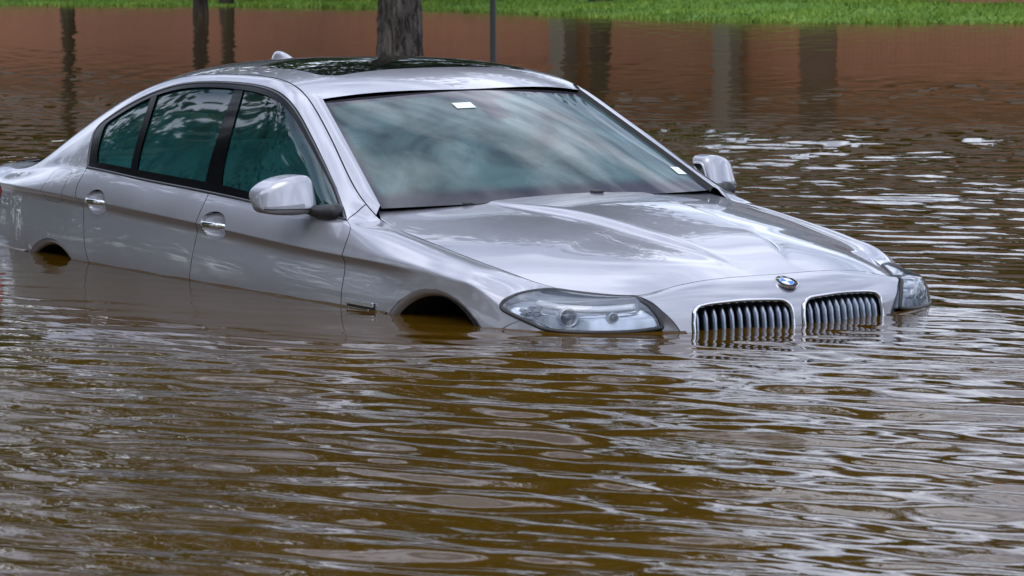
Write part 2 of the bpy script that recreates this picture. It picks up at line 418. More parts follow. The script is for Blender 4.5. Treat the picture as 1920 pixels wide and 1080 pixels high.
MT['trim'] = M('window_trim_black', (.004, .004, .005), .14, 0, **{'IOR': 1.22})
MT['bead'] = M('trim_bead', (.05, .05, .055), .3, .3)
MT['rubber'] = M('rubber', (.012, .012, .013), .7)
MT['dark'] = M('dark_void', (.006, .006, .007), .9)
MT['plastic'] = M('black_plastic', (.018, .018, .02), .45)
MT['lowshell'] = M('mirror_lower_grey', (.22, .22, .24), .4, .4, **{'Coat Weight': .4})
MT['leather'] = M('seat_leather', (.16, .17, .165), .55)
MT['dash'] = M('dashboard', (.045, .055, .058), .6)
def glass_fog(name, fog_col, amount, ior, tint, scale, frit=False, droplets=False, contrast=(.25, .75)):
    """wet, misted glass: clear coat reflection over tinted glass with condensation scattering the light"""
    m = bpy.data.materials.new(name); m.use_nodes = True; k = NT(m); k.t.nodes.remove(k.b)
    v = k.coord()
    tr = k.n('ShaderNodeBsdfTransparent', Color=(*tint, 1)); df = k.n('ShaderNodeBsdfDiffuse', Color=(*fog_col, 1), Roughness=1.0); gl = k.n('ShaderNodeBsdfGlossy', Color=(1, 1, 1, 1), Roughness=.025)
    f = k.noise(k.coord(scale=(1, 1, .8)), scale, 5, .55, 1.6)
    f = k.ramp(f, [(contrast[0], (amount[0],)*3), (contrast[1], (amount[1],)*3)])
    if droplets:
        sx = k.n('ShaderNodeSeparateXYZ'); k.l(v, sx.inputs[0]); mr_ = k.n('ShaderNodeMapRange'); k.l(sx.outputs['Z'], mr_.inputs['Value']); mr_.inputs['From Min'].default_value = 1.04; mr_.inputs['From Max'].default_value = 1.30; mr_.inputs['To Min'].default_value = 1.0; mr_.inputs['To Max'].default_value = .25; f = k.math('MULTIPLY', f, mr_.outputs[0])
        vo = k.n('ShaderNodeTexVoronoi', Scale=38.); k.l(v, vo.inputs['Vector']); dn = k.noise(v, 7, 2)
        dm = k.math('MULTIPLY', k.math('LESS_THAN', vo.outputs['Distance'], .34), k.math('GREATER_THAN', dn, .54)); f = k.math('MULTIPLY', f, k.math('SUBTRACT', 1, k.math('MULTIPLY', dm, .5)))
    m1 = k.n('ShaderNodeMixShader'); k.l(f, m1.inputs[0]); k.l(tr.outputs[0], m1.inputs[1]); k.l(df.outputs[0], m1.inputs[2]); base = m1
    if frit:
        at = k.n('ShaderNodeAttribute', {'attribute_name': 'edge'}); fr = k.n('ShaderNodeBsdfDiffuse', Color=(.035, .033, .042, 1))
        m0 = k.n('ShaderNodeMixShader'); k.l(at.outputs['Fac'], m0.inputs[0]); k.l(base.outputs[0], m0.inputs[1]); k.l(fr.outputs[0], m0.inputs[2]); base = m0
    fn = k.n('ShaderNodeFresnel', IOR=ior); m2 = k.n('ShaderNodeMixShader'); k.l(fn.outputs[0], m2.inputs[0]); k.l(base.outputs[0], m2.inputs[1]); k.l(gl.outputs[0], m2.inputs[2])
    k.l(m2.outputs[0], k.o.inputs['Surface']); return m
MT['screen'] = glass_fog('misted_windscreen', (.15, .27, .265), (.05, .72), 1.5, (.75, .9, .86), 3.2, frit=True)
MT['sideglass'] = glass_fog('misted_side_glass', (.018, .092, .094), (.30, .95), 1.75, (.22, .44, .40), 5.0, droplets=True)
MT['lens'] = glass_fog('headlight_lens', (.55, .63, .74), (.06, .18), 1.6, (.95, .97, 1.), 9)
MT['sunroof'] = M('sunroof_glass', (.006, .008, .008), .03, 0, **{'IOR': 1.6, 'Coat Weight': 1.0, 'Coat Roughness': .02})
MT['reflector'] = M('lamp_reflector', (.74, .80, .88), .2, .45)
MT['lampgrey'] = M('lamp_grey', (.16, .18, .22), .35, .3); MT['bezel'] = M('lamp_bezel', (.55, .60, .68), .3, .4)
MT['red'] = M('tail_lamp_red', (.50, .01, .012), .15)
MT['blue'] = M('badge_blue', (.01, .18, .60), .35)
MT['white'] = M('badge_and_sheen_white', (.75, .77, .80), .35, .1)
MT['sticker'] = M('sticker_white', (.80, .84, .84), .6)
# ================================================================ the car
car = empty('car', (0, 0, -WZ))
tag(car, 'silver four-door sedan standing in flood water up to its headlights', 'car')
def tz(s, z, lo=0., hi=1.):
    t = np.linspace(lo, hi, 500); b = body(np.full(500, float(s)), t); i = np.argmax(b[:, 2] > z) if (b[:, 2] > z).any() else 499
    if i == 0: return lo
    a = (z-b[i-1, 2])/max(b[i, 2]-b[i-1, 2], 1e-9); return t[i-1]+a*(t[i]-t[i-1])
def arch_curve(cx, cz, r, n=26, zmin=.30):
    a = np.linspace(math.pi-math.asin(max(-1, (zmin-cz)/r)), math.asin(max(-1, (zmin-cz)/r)), n)
    return [(cx+r*math.cos(q), cz+r*math.sin(q)) for q in a]          # from rear to front over the top, (x, z)
ARF = (-.012, .366, .377); ARR = (-2.952, .324, .382)
def arch_st(cx, cz, r, zmin=.30): return [(x, tz(x, z)) for x, z in arch_curve(cx, cz, r, 26, zmin)]
CUTF = curve2([(-.648, .729), (-.606, .66), (-.588, .60), (-.584, .544), (-.590, .42), (-.594, .30), (-.592, .141), (-.60, .05), (-.62, 0)], 6)
CUTB = curve2([(-1.665, .664), (-1.656, .58), (-1.655, .485), (-1.672, .33), (-1.690, .214), (-1.71, .128), (-1.73, .05), (-1.74, 0)], 6)
CUTR = curve2([(-2.747, .661), (-2.740, .60), (-2.728, .514), (-2.690, .403), (-2.665, .30), (-2.643, .226), (-2.615, .165), (-2.579, .129), (-2.52, .08), (-2.44, .02), (-2.42, 0)], 6)
DLO_UP = [(-2.747, .664), (-2.768, .70), (-2.836, .771), (-2.878, .827), (-2.864, .862), (-2.779, .884), (-2.639, .904), (-2.513, .916), (-2.38, .925), (-2.26, .929), (-2.117, .931), (-1.972, .931), (-1.811, .929), (-1.662, .927), (-1.516, .928), (-1.385, .930), (-1.271, .930), (-1.149, .927), (-1.028, .925), (-.953, .924), (-.867, .918), (-.82, .906), (-.766, .881), (-.708, .832), (-.648, .729)]
DLO_UP = curve2(DLO_UP, 4)
BELT = curve2([(-.648, .729), (-.70, .700), (-.80, .683), (-.984, .673), (-1.339, .667), (-1.665, .664), (-2.1, .662), (-2.747, .661)], 8)
HEAD = [(.326, .41), (.327, .474), (.332, .527), (.345, .605), (.359, .692), (.388, .80), (.420, .90), (.455, .972), (.50, .99), (.60, .99), (.70, .985), (.79, .965), (.832, .78), (.858, .612), (.887, .489), (.907, .336), (.920, .244), (.912, .225), (.80, .205), (.62, .205), (.523, .215), (.48, .238), (.424, .287), (.369, .343), (.336, .366)]
HEAD = curve2(HEAD, 4, True)
SUR = curve2([(.800, .992), (.836, .80), (.866, .665), (.906, .502), (.941, .329), (.976, .21), (.992, .14)], 6)
KID = curve2([(1.034, .06), (1.022, .16), (1.020, .241), (1.022, .304), (1.025, .388), (1.040, .468), (1.072, .502), (1.119, .519), (1.219, .532), (1.330, .514), (1.373, .490), (1.395, .41), (1.4025, .289), (1.4035, .209), (1.400, .10), (1.390, .06)], 5, True)
def nrm(s, t, e=5e-4):
    s = np.atleast_1d(np.array(s, float)); t = np.atleast_1d(np.array(t, float))
    n = np.cross(body(s, t+e)-body(s, t-e), body(s+e, t)-body(s-e, t)); return n/np.linalg.norm(n, axis=1, keepdims=True)
def on_body(st, off=0.):
    st = np.array(st, float); return body(st[:, 0], st[:, 1])+nrm(st[:, 0], st[:, 1])*off
handles = [(-1.535, .856, .098, .052), (-2.53, .882, .092, .050)]
def ell(cx, cz, a, b, n=28): return [(cx+a*math.cos(2*math.pi*i/n), tz(cx+a*math.cos(2*math.pi*i/n), cz+b*math.sin(2*math.pi*i/n))) for i in range(n)]
ELL = [ell(*h) for h in handles]
FLAP = curve2([(x, tz(x, z)) for x, z in ((-3.045, .872), (-3.06, .90), (-3.05, .968), (-3.02, .988), (-2.89, .990), (-2.855, .97), (-2.850, .90), (-2.865, .872), (-2.90, .860), (-3.01, .860))], 4, True)
VENT = [(-.555, .155), (-.364, .152), (-.362, .121), (-.548, .122)]
archF = arch_st(*ARF); archR = arch_st(*ARR)
archF = [p for p in archF if p[1] > .02]; archR = [p for p in archR if p[1] > .02]
line_up = [(-.648, .729), (-.66, .80), (-.672, .90), (-.685, 1.)]
def Eline(s0, s1, n=60): return [(s, 1.) for s in np.linspace(s0, s1, n)]
hd = [tuple(p) for p in HEAD]
i_tip = int(np.argmin([p[0] for p in hd])); i_top = int(np.argmin([abs(p[0]-.50)+abs(p[1]-.99) for p in hd]))
head_upper = hd[i_tip:i_top+1] if i_tip < i_top else hd[i_tip:]+hd[:i_top+1]     # rear tip up to the hood edge
i_b = int(np.argmin([abs(p[0]-.424)+abs(p[1]-.287) for p in hd])); head_low = hd[i_b:]+(hd[:i_tip+1] if i_tip < 8 else [])
BUMPLINE = [(.424, .285), (.372, .236), (.352, .21), (.33, .19)]
fender_poly = [tuple(p) for p in CUTF]+[(-.45, 0.)]+[(p[0], p[1]) for p in archF]+[(.40, .03), (.352, .12), (.33, .19)]+BUMPLINE[::-1][1:]+head_low[1:]+head_upper[1:]+[(.49, 1.)]+Eline(.46, -.685, 70)+line_up[::-1][1:-1]
bumper_poly = [(1.42, 0.), (1.42, 1.)]+Eline(1.40, .805, 50)+[tuple(p) for p in SUR]+[(.93, .195), (.80, .202), (.62, .203), (.523, .213), (.48, .236), (.424, .285)]+BUMPLINE[1:]+[(.352, .12), (.40, .03), (.42, 0.)]
frame_poly = line_up[:-1]+Eline(-.685, -4.80, 260)+[(-4.80, 0.), (-3.40, 0.)]+[(p[0], p[1]) for p in archR]+[(-2.5, 0.)]+[tuple(p) for p in CUTR[::-1]][1:]+[tuple(p) for p in DLO_UP][1:-1]
front_poly = [tuple(p) for p in CUTF[::-1]]+[tuple(p) for p in BELT if p[0] > -1.66 and p[0] < -.65]+[tuple(p) for p in CUTB]
rear_poly = [tuple(p) for p in CUTB[::-1]]+[tuple(p) for p in BELT if -2.74 < p[0] < -1.67]+[tuple(p) for p in CUTR]
TAIL = curve2([(-3.69, tz(-3.69, .80)), (-3.60, tz(-3.60, .862)), (-3.64, tz(-3.64, .905)), (-3.75, tz(-3.75, .93)), (-4.0, tz(-4.0, .95)), (-4.4, tz(-4.4, .94)), (-4.44, tz(-4.44, .86)), (-4.3, tz(-4.3, .80)), (-4.05, tz(-4.05, .79))], 5, True)
inner = np.concatenate([DLO_UP, BELT[1:-1]])
FR_IN = inset(resample(inner*np.array([1, 1.7]), .02), .042)/np.array([1, 1.7]); FR_IN[:, 1] += .020*smooth(.75, .68, FR_IN[:, 1]); FR_IN[:, 0] += .040*smooth(-2.45, -2.80, FR_IN[:, 0])
FR_IN2 = inset(resample(inner*np.array([1, 1.7]), .02), .018)/np.array([1, 1.7])
B1, B2 = ((-1.713, .682), (-1.895, .909)), ((-1.576, .682), (-1.818, .903))
D1, D2 = ((-2.345, .685), (-2.535, .886)), ((-2.285, .685), (-2.490, .886))
def fwd(p, l): return clip(p, l[1], l[0])      # part ahead of a pillar line
def aft(p, l): return clip(p, l[0], l[1])
if area(FR_IN) < 0: FR_IN = FR_IN[::-1]; FR_IN2 = FR_IN2[::-1]
win_front = fwd(FR_IN2, B2); win_rear = fwd(aft(FR_IN2, B1), D2); win_q = aft(FR_IN2, D1)
pil_b = fwd(aft(FR_IN2, B2), B1); pil_d = fwd(aft(FR_IN2, D2), D1)

def dish(h):
    cx, cz, a, b = h
    def f(s, t):
        P = body(s, t); r2 = ((P[:, 0]-cx)/a)**2+((P[:, 2]-cz)/b)**2; d = .038*np.clip(1-r2, 0, 1)**.6
        P = P.copy(); P[:, 1] -= d; return P
    return f
for sg in (-1, 1):
    side = 'right' if sg < 0 else 'left'
    fend = panel('fender', body, fender_poly, MT['paint'], car, sg, holes=[])
    bf = panel('body_frame', body, frame_poly, MT['paint'], car, sg, holes=[FLAP, TAIL])
    panel('fuel_flap' if sg < 0 else 'quarter_patch', body, FLAP, MT['paint'], bf, sg, gap=.0012 if sg < 0 else -.002)
    tl = panel('taillight', body, TAIL, MT['red'], car, sg, off=.002)
    doors = []
    for q, (poly, hi) in enumerate(((front_poly, 0), (rear_poly, 1))):
        dr = panel('door', body, poly, MT['paint'], car, sg, holes=[ELL[hi]])
        panel('handle_bowl', dish(handles[hi]), ELL[hi], MT['paint'], dr, sg, d=.008, skirt=0, gap=-.001)
        cx, cz, a, b = handles[hi]
        xs = np.linspace(cx-a*.97, cx+a*.97, 22); P = []
        for x in xs:
            w = (x-cx)/a; p = body(np.array([x]), np.array([tz(x, cz+.004-.012*(x-cx))]))[0]; p[1] += .012-.022*abs(w)**3; P.append(p)
        P = np.array(P); n = len(P); V = []; F = []
        for i in range(n):
            w = (i/(n-1))*2-1; sc_ = (1-abs(w)**4)**.5*.6+.4
            for k in range(12):
                an = 2*math.pi*k/12; V.append(P[i]+np.array([0, .0080*math.cos(an)*sc_, .0120*math.sin(an)*sc_])*1.0)
        for i in range(n-1):
            for k in range(12): F.append((i*12+k, i*12+(k+1) % 12, (i+1)*12+(k+1) % 12, (i+1)*12+k))
        F += [tuple(range(12)), tuple((n-1)*12+k for k in range(12))]
        V = np.array(V)*[1, sg, 1]; mesh('handle', V, F, MT['chrome'], dr)
        doors.append(dr)
    panel('window', body, win_front, MT['sideglass'], doors[0], sg, off=-.006, skirt=0, gap=0)
    panel('window', body, win_rear, MT['sideglass'], doors[1], sg, off=-.006, skirt=0, gap=0)
    panel('window', body, win_q, MT['sideglass'], doors[1], sg, off=-.006, skirt=0, gap=0)
    panel('pillar_cover', body, pil_b, MT['black'], doors[0], sg, off=-.001, skirt=.01, gap=-.001, d=.03)
    panel('window_bar', body, pil_d, MT['trim'], doors[1], sg, off=.001, skirt=.01, gap=0, d=.03)
    wt_ = panel('window_trim', body, inner, MT['trim'], car, sg, off=.002, skirt=.01, gap=.001, holes=[FR_IN], d=.03)
    # raised bright edge of the trim
    pth = on_body(DLO_UP, .004)*[1, sg, 1]; upv = nrm(DLO_UP[:, 0], DLO_UP[:, 1])*[1, sg, 1]
    mid = inset(resample(inner*np.array([1, 1.7]), .02), .013)/np.array([1, 1.7]); pth = on_body(mid, .002)*[1, sg, 1]; upv = nrm(mid[:, 0], mid[:, 1])*[1, sg, 1]
    v, f = sweep(pth, ring(.0045, .003, 8), True, upv); mesh('trim_bead', v, f, MT['bead'], wt_)
    # wheel arch lip, liner and wheel
    for (cx, cz, r), st in ((ARF, archF), (ARR, archR)):
        po = on_body(st, -.0005); A = np.array(arch_curve(cx, cz, r))[:len(st)]
        V = []; F = []; n = len(st); cols = 5
        for i in range(n):
            o_ = po[i]; dirv = np.array([cx-o_[0], 0, cz-o_[2]]); dirv /= np.linalg.norm(dirv)
            for j in range(cols):
                w = j/(cols-1); V.append(o_+dirv*.024*w+np.array([0, -.008*w-.012*w**3, 0]))
        for i in range(n-1):
            for j in range(cols-1): F.append((i*cols+j, i*cols+j+1, (i+1)*cols+j+1, (i+1)*cols+j))
        mesh('arch_lip', np.array(V)*[1, sg, 1], F, MT['paint'], fend if cx > -1 else bf)
        V = []; F = []
        for i, a in enumerate(np.linspace(math.pi*1.02, -.02*math.pi, 24)):
            for y in (.897, .60): V.append((cx+(r-.022)*math.cos(a), y*sg, cz+(r-.022)*math.sin(a)))
        F = [(2*i, 2*i+1, 2*i+3, 2*i+2) for i in range(23)]+[tuple(2*i+1 for i in range(24))]
        mesh('arch_liner', V, F, MT['dark'], car)
        w = empty('wheel', (cx-.015, .76*sg, .285), car)
        prof = [(.0, .20), (-.105, .215), (-.11, .29), (-.09, .325), (-.03, .333), (.03, .333), (.09, .325), (.11, .29), (.105, .215)]
        V = []; F = []; NS = 40
        for i in range(NS):
            a = 2*math.pi*i/NS
            for y, rr in prof[1:]: V.append((rr*math.cos(a), y, rr*math.sin(a)))
        m_ = len(prof)-1
        for i in range(NS):
            for k in range(m_-1): F.append((i*m_+k, i*m_+k+1, ((i+1) % NS)*m_+k+1, ((i+1) % NS)*m_+k))
        mesh('tyre', V, F, MT['rubber'], w)
        parts = []
        for i in range(10):
            a = 2*math.pi*i/10; ca, sa = math.cos(a), math.sin(a)
            parts.append(tube([(.03*ca, .07*sg, .03*sa), (.13*ca, .085*sg, .13*sa), (.212*ca, .075*sg, .212*sa)], [.022, .016, .02], 8))
        parts.append(tube([(0, .05*sg, 0), (0, .09*sg, 0)], [.06, .05], 16))
        v, f = join(parts); mesh('rim', v, f, MT['satin'], w)
    # side vent behind the front wheel: dark slot, bright bar above it and a blade
    vp = lambda a, b: lerp(lerp(np.array(VENT[0]), np.array(VENT[1]), a), lerp(np.array(VENT[3]), np.array(VENT[2]), a), b)
    def vbox(name, q, o0, o1, mat, par):
        V = np.concatenate([on_body(q, o1), on_body(q, o0)])*[1, sg, 1]
        o_ = mesh(name, V, [(0, 1, 2, 3), (0, 4, 5, 1), (1, 5, 6, 2), (2, 6, 7, 3), (3, 7, 4, 0)], mat, par, False); bevel_obj(o_, .0025, 2); return o_
    vbox('fender_vent', [vp(0, 0), vp(1, 0), vp(1, 1), vp(0, 1)], -.004, .003, MT['plastic'], fend)
    vbox('vent_bar', [vp(.02, .0), vp(.97, .0), vp(.97, .46), vp(.05, .50)], 0, .010, MT['chrome'], fend)
    vbox('vent_blade', [vp(.06, .62), vp(.80, .64), vp(.80, .84), vp(.10, .86)], 0, .007, MT['chrome'], fend)
# ---------------------------------------------------------------- nose: bumper skin with the two kidney openings
bump = panel('bumper', body, bumper_poly, MT['paint'], car, both=True, holes=[KID], d=.016, skirt=.02, snap=1.42)
for sg in (-1, 1):
    # recessed strip between headlight and nose
    hin = [(.803, .985), (.836, .78), (.861, .612), (.889, .489), (.910, .336), (.922, .244), (.926, .16)]
    hin = curve2(hin, 6); V = []; F = []; n = len(SUR); cols = 6
    A = on_body(SUR, -.002); Bq = on_body(hin[:n], -.022)
    for i in range(n):
        for j in range(cols):
            w = j/(cols-1); p = lerp(A[i], Bq[i], w); p = p+nrm(*SUR[i])[0]*(.006*math.sin(math.pi*w))*0; V.append(p)
    for i in range(n-1):
        for j in range(cols-1): F.append((i*cols+j, i*cols+j+1, (i+1)*cols+j+1, (i+1)*cols+j))
    mesh('headlight_surround', np.array(V)*[1, sg, 1], F, MT['paint'], bump)
    # grille: frame, slats, dark box behind
    gr = empty('grille', (0, 0, 0), car)
    mid = inset(resample(KID*np.array([1, 1.2]), .012), .006)/np.array([1, 1.2])
    pth = on_body(mid, .001); upv = nrm(mid[:, 0], mid[:, 1])
    v, f = sweep(pth*[1, sg, 1], ring(.0060, .009, 10), True, upv*[1, sg, 1]); mesh('frame', v, f, MT['chrome'], gr)
    ss = np.linspace(1.043, 1.385, 12)
    for s in ss:
        # top and bottom of the opening at this station
        tt = [p for p in mid if abs(p[0]-s) < .02]; ttop = max(p[1] for p in tt); zt = body(np.array([s]), np.array([ttop]))[0, 2]-.004
        zs = np.linspace(.50, zt, 12); V = []; F = []
        for k, z in enumerate(zs):
            p = body(np.array([s]), np.array([tz(s, z)]))[0]; n_ = nrm(s, tz(s, z))[0]; n_[2] = 0; n_ /= np.linalg.norm(n_); sd_ = np.array([-n_[1], n_[0], 0])
            lean = .020*max(0, (z-(zt-.03))/.03)
            for a, b in ((-.0050, -.010-lean), (.0, -.0065-lean), (.0050, -.010-lean), (.0105, -.030-lean), (.008, -.046), (-.006, -.046), (-.0085, -.030-lean)):
                V.append(p+n_*b+sd_*a)
        m_ = 7
        for i in range(len(zs)-1):
            for k in range(m_): F.append((i*m_+k, i*m_+(k+1) % m_, (i+1)*m_+(k+1) % m_, (i+1)*m_+k))
        F += [tuple(range(m_)), tuple((len(zs)-1)*m_+k for k in range(m_))]
        mesh('slat', np.array(V)*[1, sg, 1], F, MT['satin'], gr)
    q = on_body(mid, -.012); q2 = on_body(mid, -.075); n = len(mid); V = np.concatenate([q, q2]); F = [(i, (i+1) % n, n+(i+1) % n, n+i) for i in range(n)]+[tuple(range(n, 2*n))]
    mesh('backing', V*[1, sg, 1], F, MT['dark'], gr, False)
    # headlight
    hl = empty('headlight', (0, 0, 0), car)
    lensp = inset(resample(HEAD*np.array([1, .55]), .01), .004)/np.array([1, .55])
    panel('lens', body, lensp, MT['lens'], hl, sg, sc=(1, .55), d=.014, off=.001, skirt=0, gap=0)
    pth = on_body(lensp, -.001); v, f = sweep(pth*[1, sg, 1], ring(.0075, .006, 8), True, nrm(lensp[:, 0], lensp[:, 1])*[1, sg, 1]); mesh('seal', v, f, MT['plastic'], hl)
    def bucket(s, t):
        P = body(s, t); n_ = nrm(s, t); d_ = .030+.030*smooth(.34, .5, s)*smooth(.93, .80, s)
        dn = P.copy(); dn -= n_*d_[:, None]; return dn
    bk = panel('reflector', bucket, lensp, MT['reflector'], hl, sg, sc=(1, .55), d=.014, skirt=0, gap=.003)
    q = on_body(lensp, -.003); q2 = bucket(lensp[:, 0], lensp[:, 1]); n = len(lensp); V = np.concatenate([q, q2]); F = [(i, (i+1) % n, n+(i+1) % n, n+i) for i in range(n)]
    mesh('bezel', V*[1, sg, 1], F, MT['bezel'], hl)
    # lamp barrels, eyebrow bar painted white for the sky's sheen on the lens, indicator cells
    for (s, z, r) in ((.585, .698, .030), (.755, .697, .017)):
        t_ = tz(s, z); p = body(np.array([s]), np.array([t_]))[0]; ax = np.array([.93, .34, .02]); ax /= np.linalg.norm(ax); b0 = p-nrm(s, t_)[0]*.040
        u1 = np.cross(ax, [0, 0, 1]); u1 /= np.linalg.norm(u1); u2 = np.cross(u1, ax)
        def rev(prof, NS=28):
            V = []; F = []; m_ = len(prof)
            for i in range(NS):
                a = 2*math.pi*i/NS
                for rr, dd in prof: V.append(b0+ax*dd+(u1*math.cos(a)+u2*math.sin(a))*rr)
            for i in range(NS):
                for k in range(m_-1): F.append((i*m_+k, i*m_+k+1, ((i+1) % NS)*m_+k+1, ((i+1) % NS)*m_+k))
            return np.array(V)*[1, sg, 1], F
        v, f = rev([(r*1.08, -.03), (r*1.08, .012), (r*.98, .018), (r*.88, .012), (r*.84, -.01)]); mesh('lamp_ring', v, f, MT['reflector'], hl)
        v, f = rev([(r*.84, -.004), (r*.7, .002), (r*.45, .008), (r*.2, .0115), (0.0005, .012)]); mesh('projector', v, f, MT['sunroof'], hl)
    ss = np.linspace(.43, .83, 30); pth = []
    for s in ss:
        zE = body(np.array([s]), np.array([.93]))[0, 2]; t_ = tz(s, zE-.016); pth.append(body(np.array([s]), np.array([t_]))[0]-nrm(s, t_)[0]*.026)
    v, f = sweep(np.array(pth)*[1, sg, 1], [(-.010, .004), (.010, .004), (.012, -.006), (-.012, -.006)], False, np.array([.6, .5*sg, .6])); mesh('eyebrow', v, f, MT['white'], hl)
    for i, (s, z) in enumerate([(.40, .712), (.43, .712), (.46, .714), (.41, .698), (.44, .698), (.47, .698), (.435, .727), (.465, .729)]):
        t_ = tz(s, z); p = body(np.array([s]), np.array([t_]))[0]-nrm(s, t_)[0]*.030; n_ = nrm(s, t_)[0]
        u1 = np.cross(n_, [0, 0, 1]); u1 /= np.linalg.norm(u1); u2 = np.cross(u1, n_)
        V = [p+u1*a*.011+u2*b*.005+n_*d_ for d_ in (0, .010) for a, b in ((-1, -1), (1, -1), (1, 1), (-1, 1))]
        mesh('indicator_cell', np.array(V)*[1, sg, 1], [(4, 5, 6, 7), (0, 1, 5, 4), (1, 2, 6, 5), (2, 3, 7, 6), (3, 0, 4, 7)], MT['lampgrey'], hl, False)

# ---------------------------------------------------------------- hood
hood_side = [(E_spl(np.array([s]))[0, 0], E_spl(np.array([s]))[0, 1]) for s in np.linspace(-.585, 1.42, 120)]
cowl = [(-.500-.173*u*u-.004, .742*u) for u in np.linspace(0, .985, 24)]
hood_poly = cowl+hood_side[:-1]+[(hood_side[-1][0], 0.)]
hood_poly = [(x, h) for x, h in hood_poly]
full = hood_poly+[(x, -h) for x, h in hood_poly[::-1][1:-1]]
def hood_s(x, y): return np.stack([x, y, hood_z(x, y)], -1)
ex = []
for x in np.arange(-.62, .69, .012):
    for d_ in (-.03, -.018, -.010, -.004, 0, .004, .010, .018, .03):
        for s_ in (-1, 1): ex.append((x, s_*(float(hk_h(np.array(x)))+d_)))
hood = panel('hood', hood_s, full, MT['paint'], car, 1, sc=(1, 1), d=.02, skirt=.018, gap=.0018, flip=True, extra=ex)
for y, x in ((-.43, -.555), (.10, -.50)):
    z = float(hood_z(np.array([x]), np.array([y]))[0]); V = []; F = []
    o_ = mesh('washer_nozzle', *box(x-.012, x+.02, y-.022, y+.022, z-.002, z+.010), MT['plastic'], hood, False); bevel_obj(o_, .005, 2)
# ---------------------------------------------------------------- roof with sunroof
def rf(x, y): return np.stack([x, y, roof_z(x, y)], -1)
redge = [(x, E_spl(np.array([x]))[0, 1]-.004) for x in np.linspace(-2.62, -1.345, 50)]
rp_ = redge+[(-1.205-.108*u*u+.004, .59*u) for u in np.linspace(1, 0, 16)]
rp_ = rp_+[(x, -h) for x, h in rp_[::-1][1:]]+[(-2.70+.10*u*u-.004, .575*u) for u in np.linspace(-.97, .97, 15)]
def rrect(x0, x1, y0, y1, r, n=6):
    out = []
    for cx, cy, a0 in ((x1-r, y1-r, 0), (x0+r, y1-r, 90), (x0+r, y0+r, 180), (x1-r, y0+r, 270)):
        for i in range(n+1): a = math.radians(a0+90*i/n); out.append((cx+r*math.cos(a), cy+r*math.sin(a)))
    return out
SR = [(x-.09*(y/.47)**2*(x > -1.8), y) for x, y in rrect(-2.03, -1.395, -.47, .47, .06, 8)]; SR = [tuple(p) for p in resample(SR, .04)]; SR = [(x-.09*((y/.47)**2)*0, y) for x, y in SR]
roof = panel('roof', rf, rp_, MT['paint'], car, 1, sc=(1, 1), d=.03, gap=.001, flip=True, holes=[SR])
panel('sunroof', rf, SR, MT['sunroof'], roof, 1, sc=(1, 1), d=.03, gap=.003, flip=True, off=.001)
fin = []; F = []
xs = np.linspace(0, 1, 14)
for w in xs:
    x = -2.52-.20*w; hgt = .050*math.sin(min(1, w*1.25)*math.pi/2)**1.1*(1 if w < .8 else 1-((w-.8)/.2)**2*.75); zz = float(roof_z(np.array([x]), np.array([0.]))[0]); wd_ = .024*(1-(2*w-1)**4*.75)
    for k in range(9): a = math.pi*k/8; fin.append((x, wd_*math.cos(a)*(1-.35*math.sin(a)), zz-.004+hgt*math.sin(a)))
F = [(i*9+k, i*9+k+1, (i+1)*9+k+1, (i+1)*9+k) for i in range(13) for k in range(8)]+[tuple(range(9)), tuple(13*9+k for k in range(9))]
mesh('antenna', fin, F, MT['paint'], car)
# ---------------------------------------------------------------- screens
def edge_attr(uv):
    u, v = uv[:, 0], uv[:, 1]
    e = np.maximum.reduce([smooth(.115, .035, v), smooth(.925, .955, v), smooth(.95, .975, np.abs(u))])
    pod = smooth(.10, .075, np.abs(u))*smooth(.66, .69, v); pod = np.maximum(pod, smooth(.26, .20, np.abs(u))*smooth(.86, .91, v))
    return {'edge': np.maximum(e, pod*.97)}
ws = panel('windshield', screen, [(-.985, -.035), (.985, -.035), (.985, 1.), (-.985, 1.)], MT['screen'], car, 1, sc=(.66, .74), d=.018, gap=.002, skirt=.006, flip=True, attr=edge_attr)
bl = panel('rear_window', backlight, [(-1, 0), (1, 0), (1, 1), (-1, 1)], MT['sideglass'], car, 1, sc=(.64, .87), d=.04, gap=.002, skirt=.006, flip=True)
for sg in (-1, 1):   # painted / black strip beside the windscreen
    sv = np.linspace(-.625, -1.40, 44); A = E_spl(sv); V = []; F = []; cols = 5
    for i, s in enumerate(sv):
        e = A[i]; v_ = np.clip((e[2]-.978)/.34, -.035, 1.0); q = screen(np.array([.985]), np.array([v_]))[0]
        e = e+np.array([.002, -.004, .0]); 
        for j in range(cols):
            w = j/(cols-1); p = lerp(e, q+np.array([.006, .004, .013]), w)+np.array([.003, 0, .005])*math.sin(math.pi*w); V.append(p)
    for i in range(len(sv)-1):
        for j in range(cols-1): F.append((i*cols+j, i*cols+j+1, (i+1)*cols+j+1, (i+1)*cols+j))
    ps = mesh('pillar_strip', np.array(V)*[1, sg, 1], F, MT['paint'], car)
    top = np.array(V)[cols-1::cols]; bot = top+np.array([-.010, -.016, -.020]); n = len(top)
    mesh('pillar_gasket', np.concatenate([top, bot])*[1, sg, 1], [(i, i+1, n+i+1, n+i) for i in range(n-1)], MT['rubber'], ps)
    pth = screen(np.full(30, .990), np.linspace(0, .99, 30)); pth[:, 2] += .002
    v, f = sweep(pth*[1, sg, 1], ring(.007, .004, 8), False, np.array([.5, 0, .85])); mesh('screen_seal', v, f, MT['rubber'], car)
def on_screen(u0, u1, v0, v1, off): 
    q = screen(np.array([u0, u1, u1, u0]), np.array([v0, v0, v1, v1])); q[:, 0] -= .5*off; q[:, 2] -= .85*off; return q
mesh('toll_tag', on_screen(-.235, -.105, .79, .85, -.003), [(0, 1, 2, 3)], MT['sticker'], ws, False)
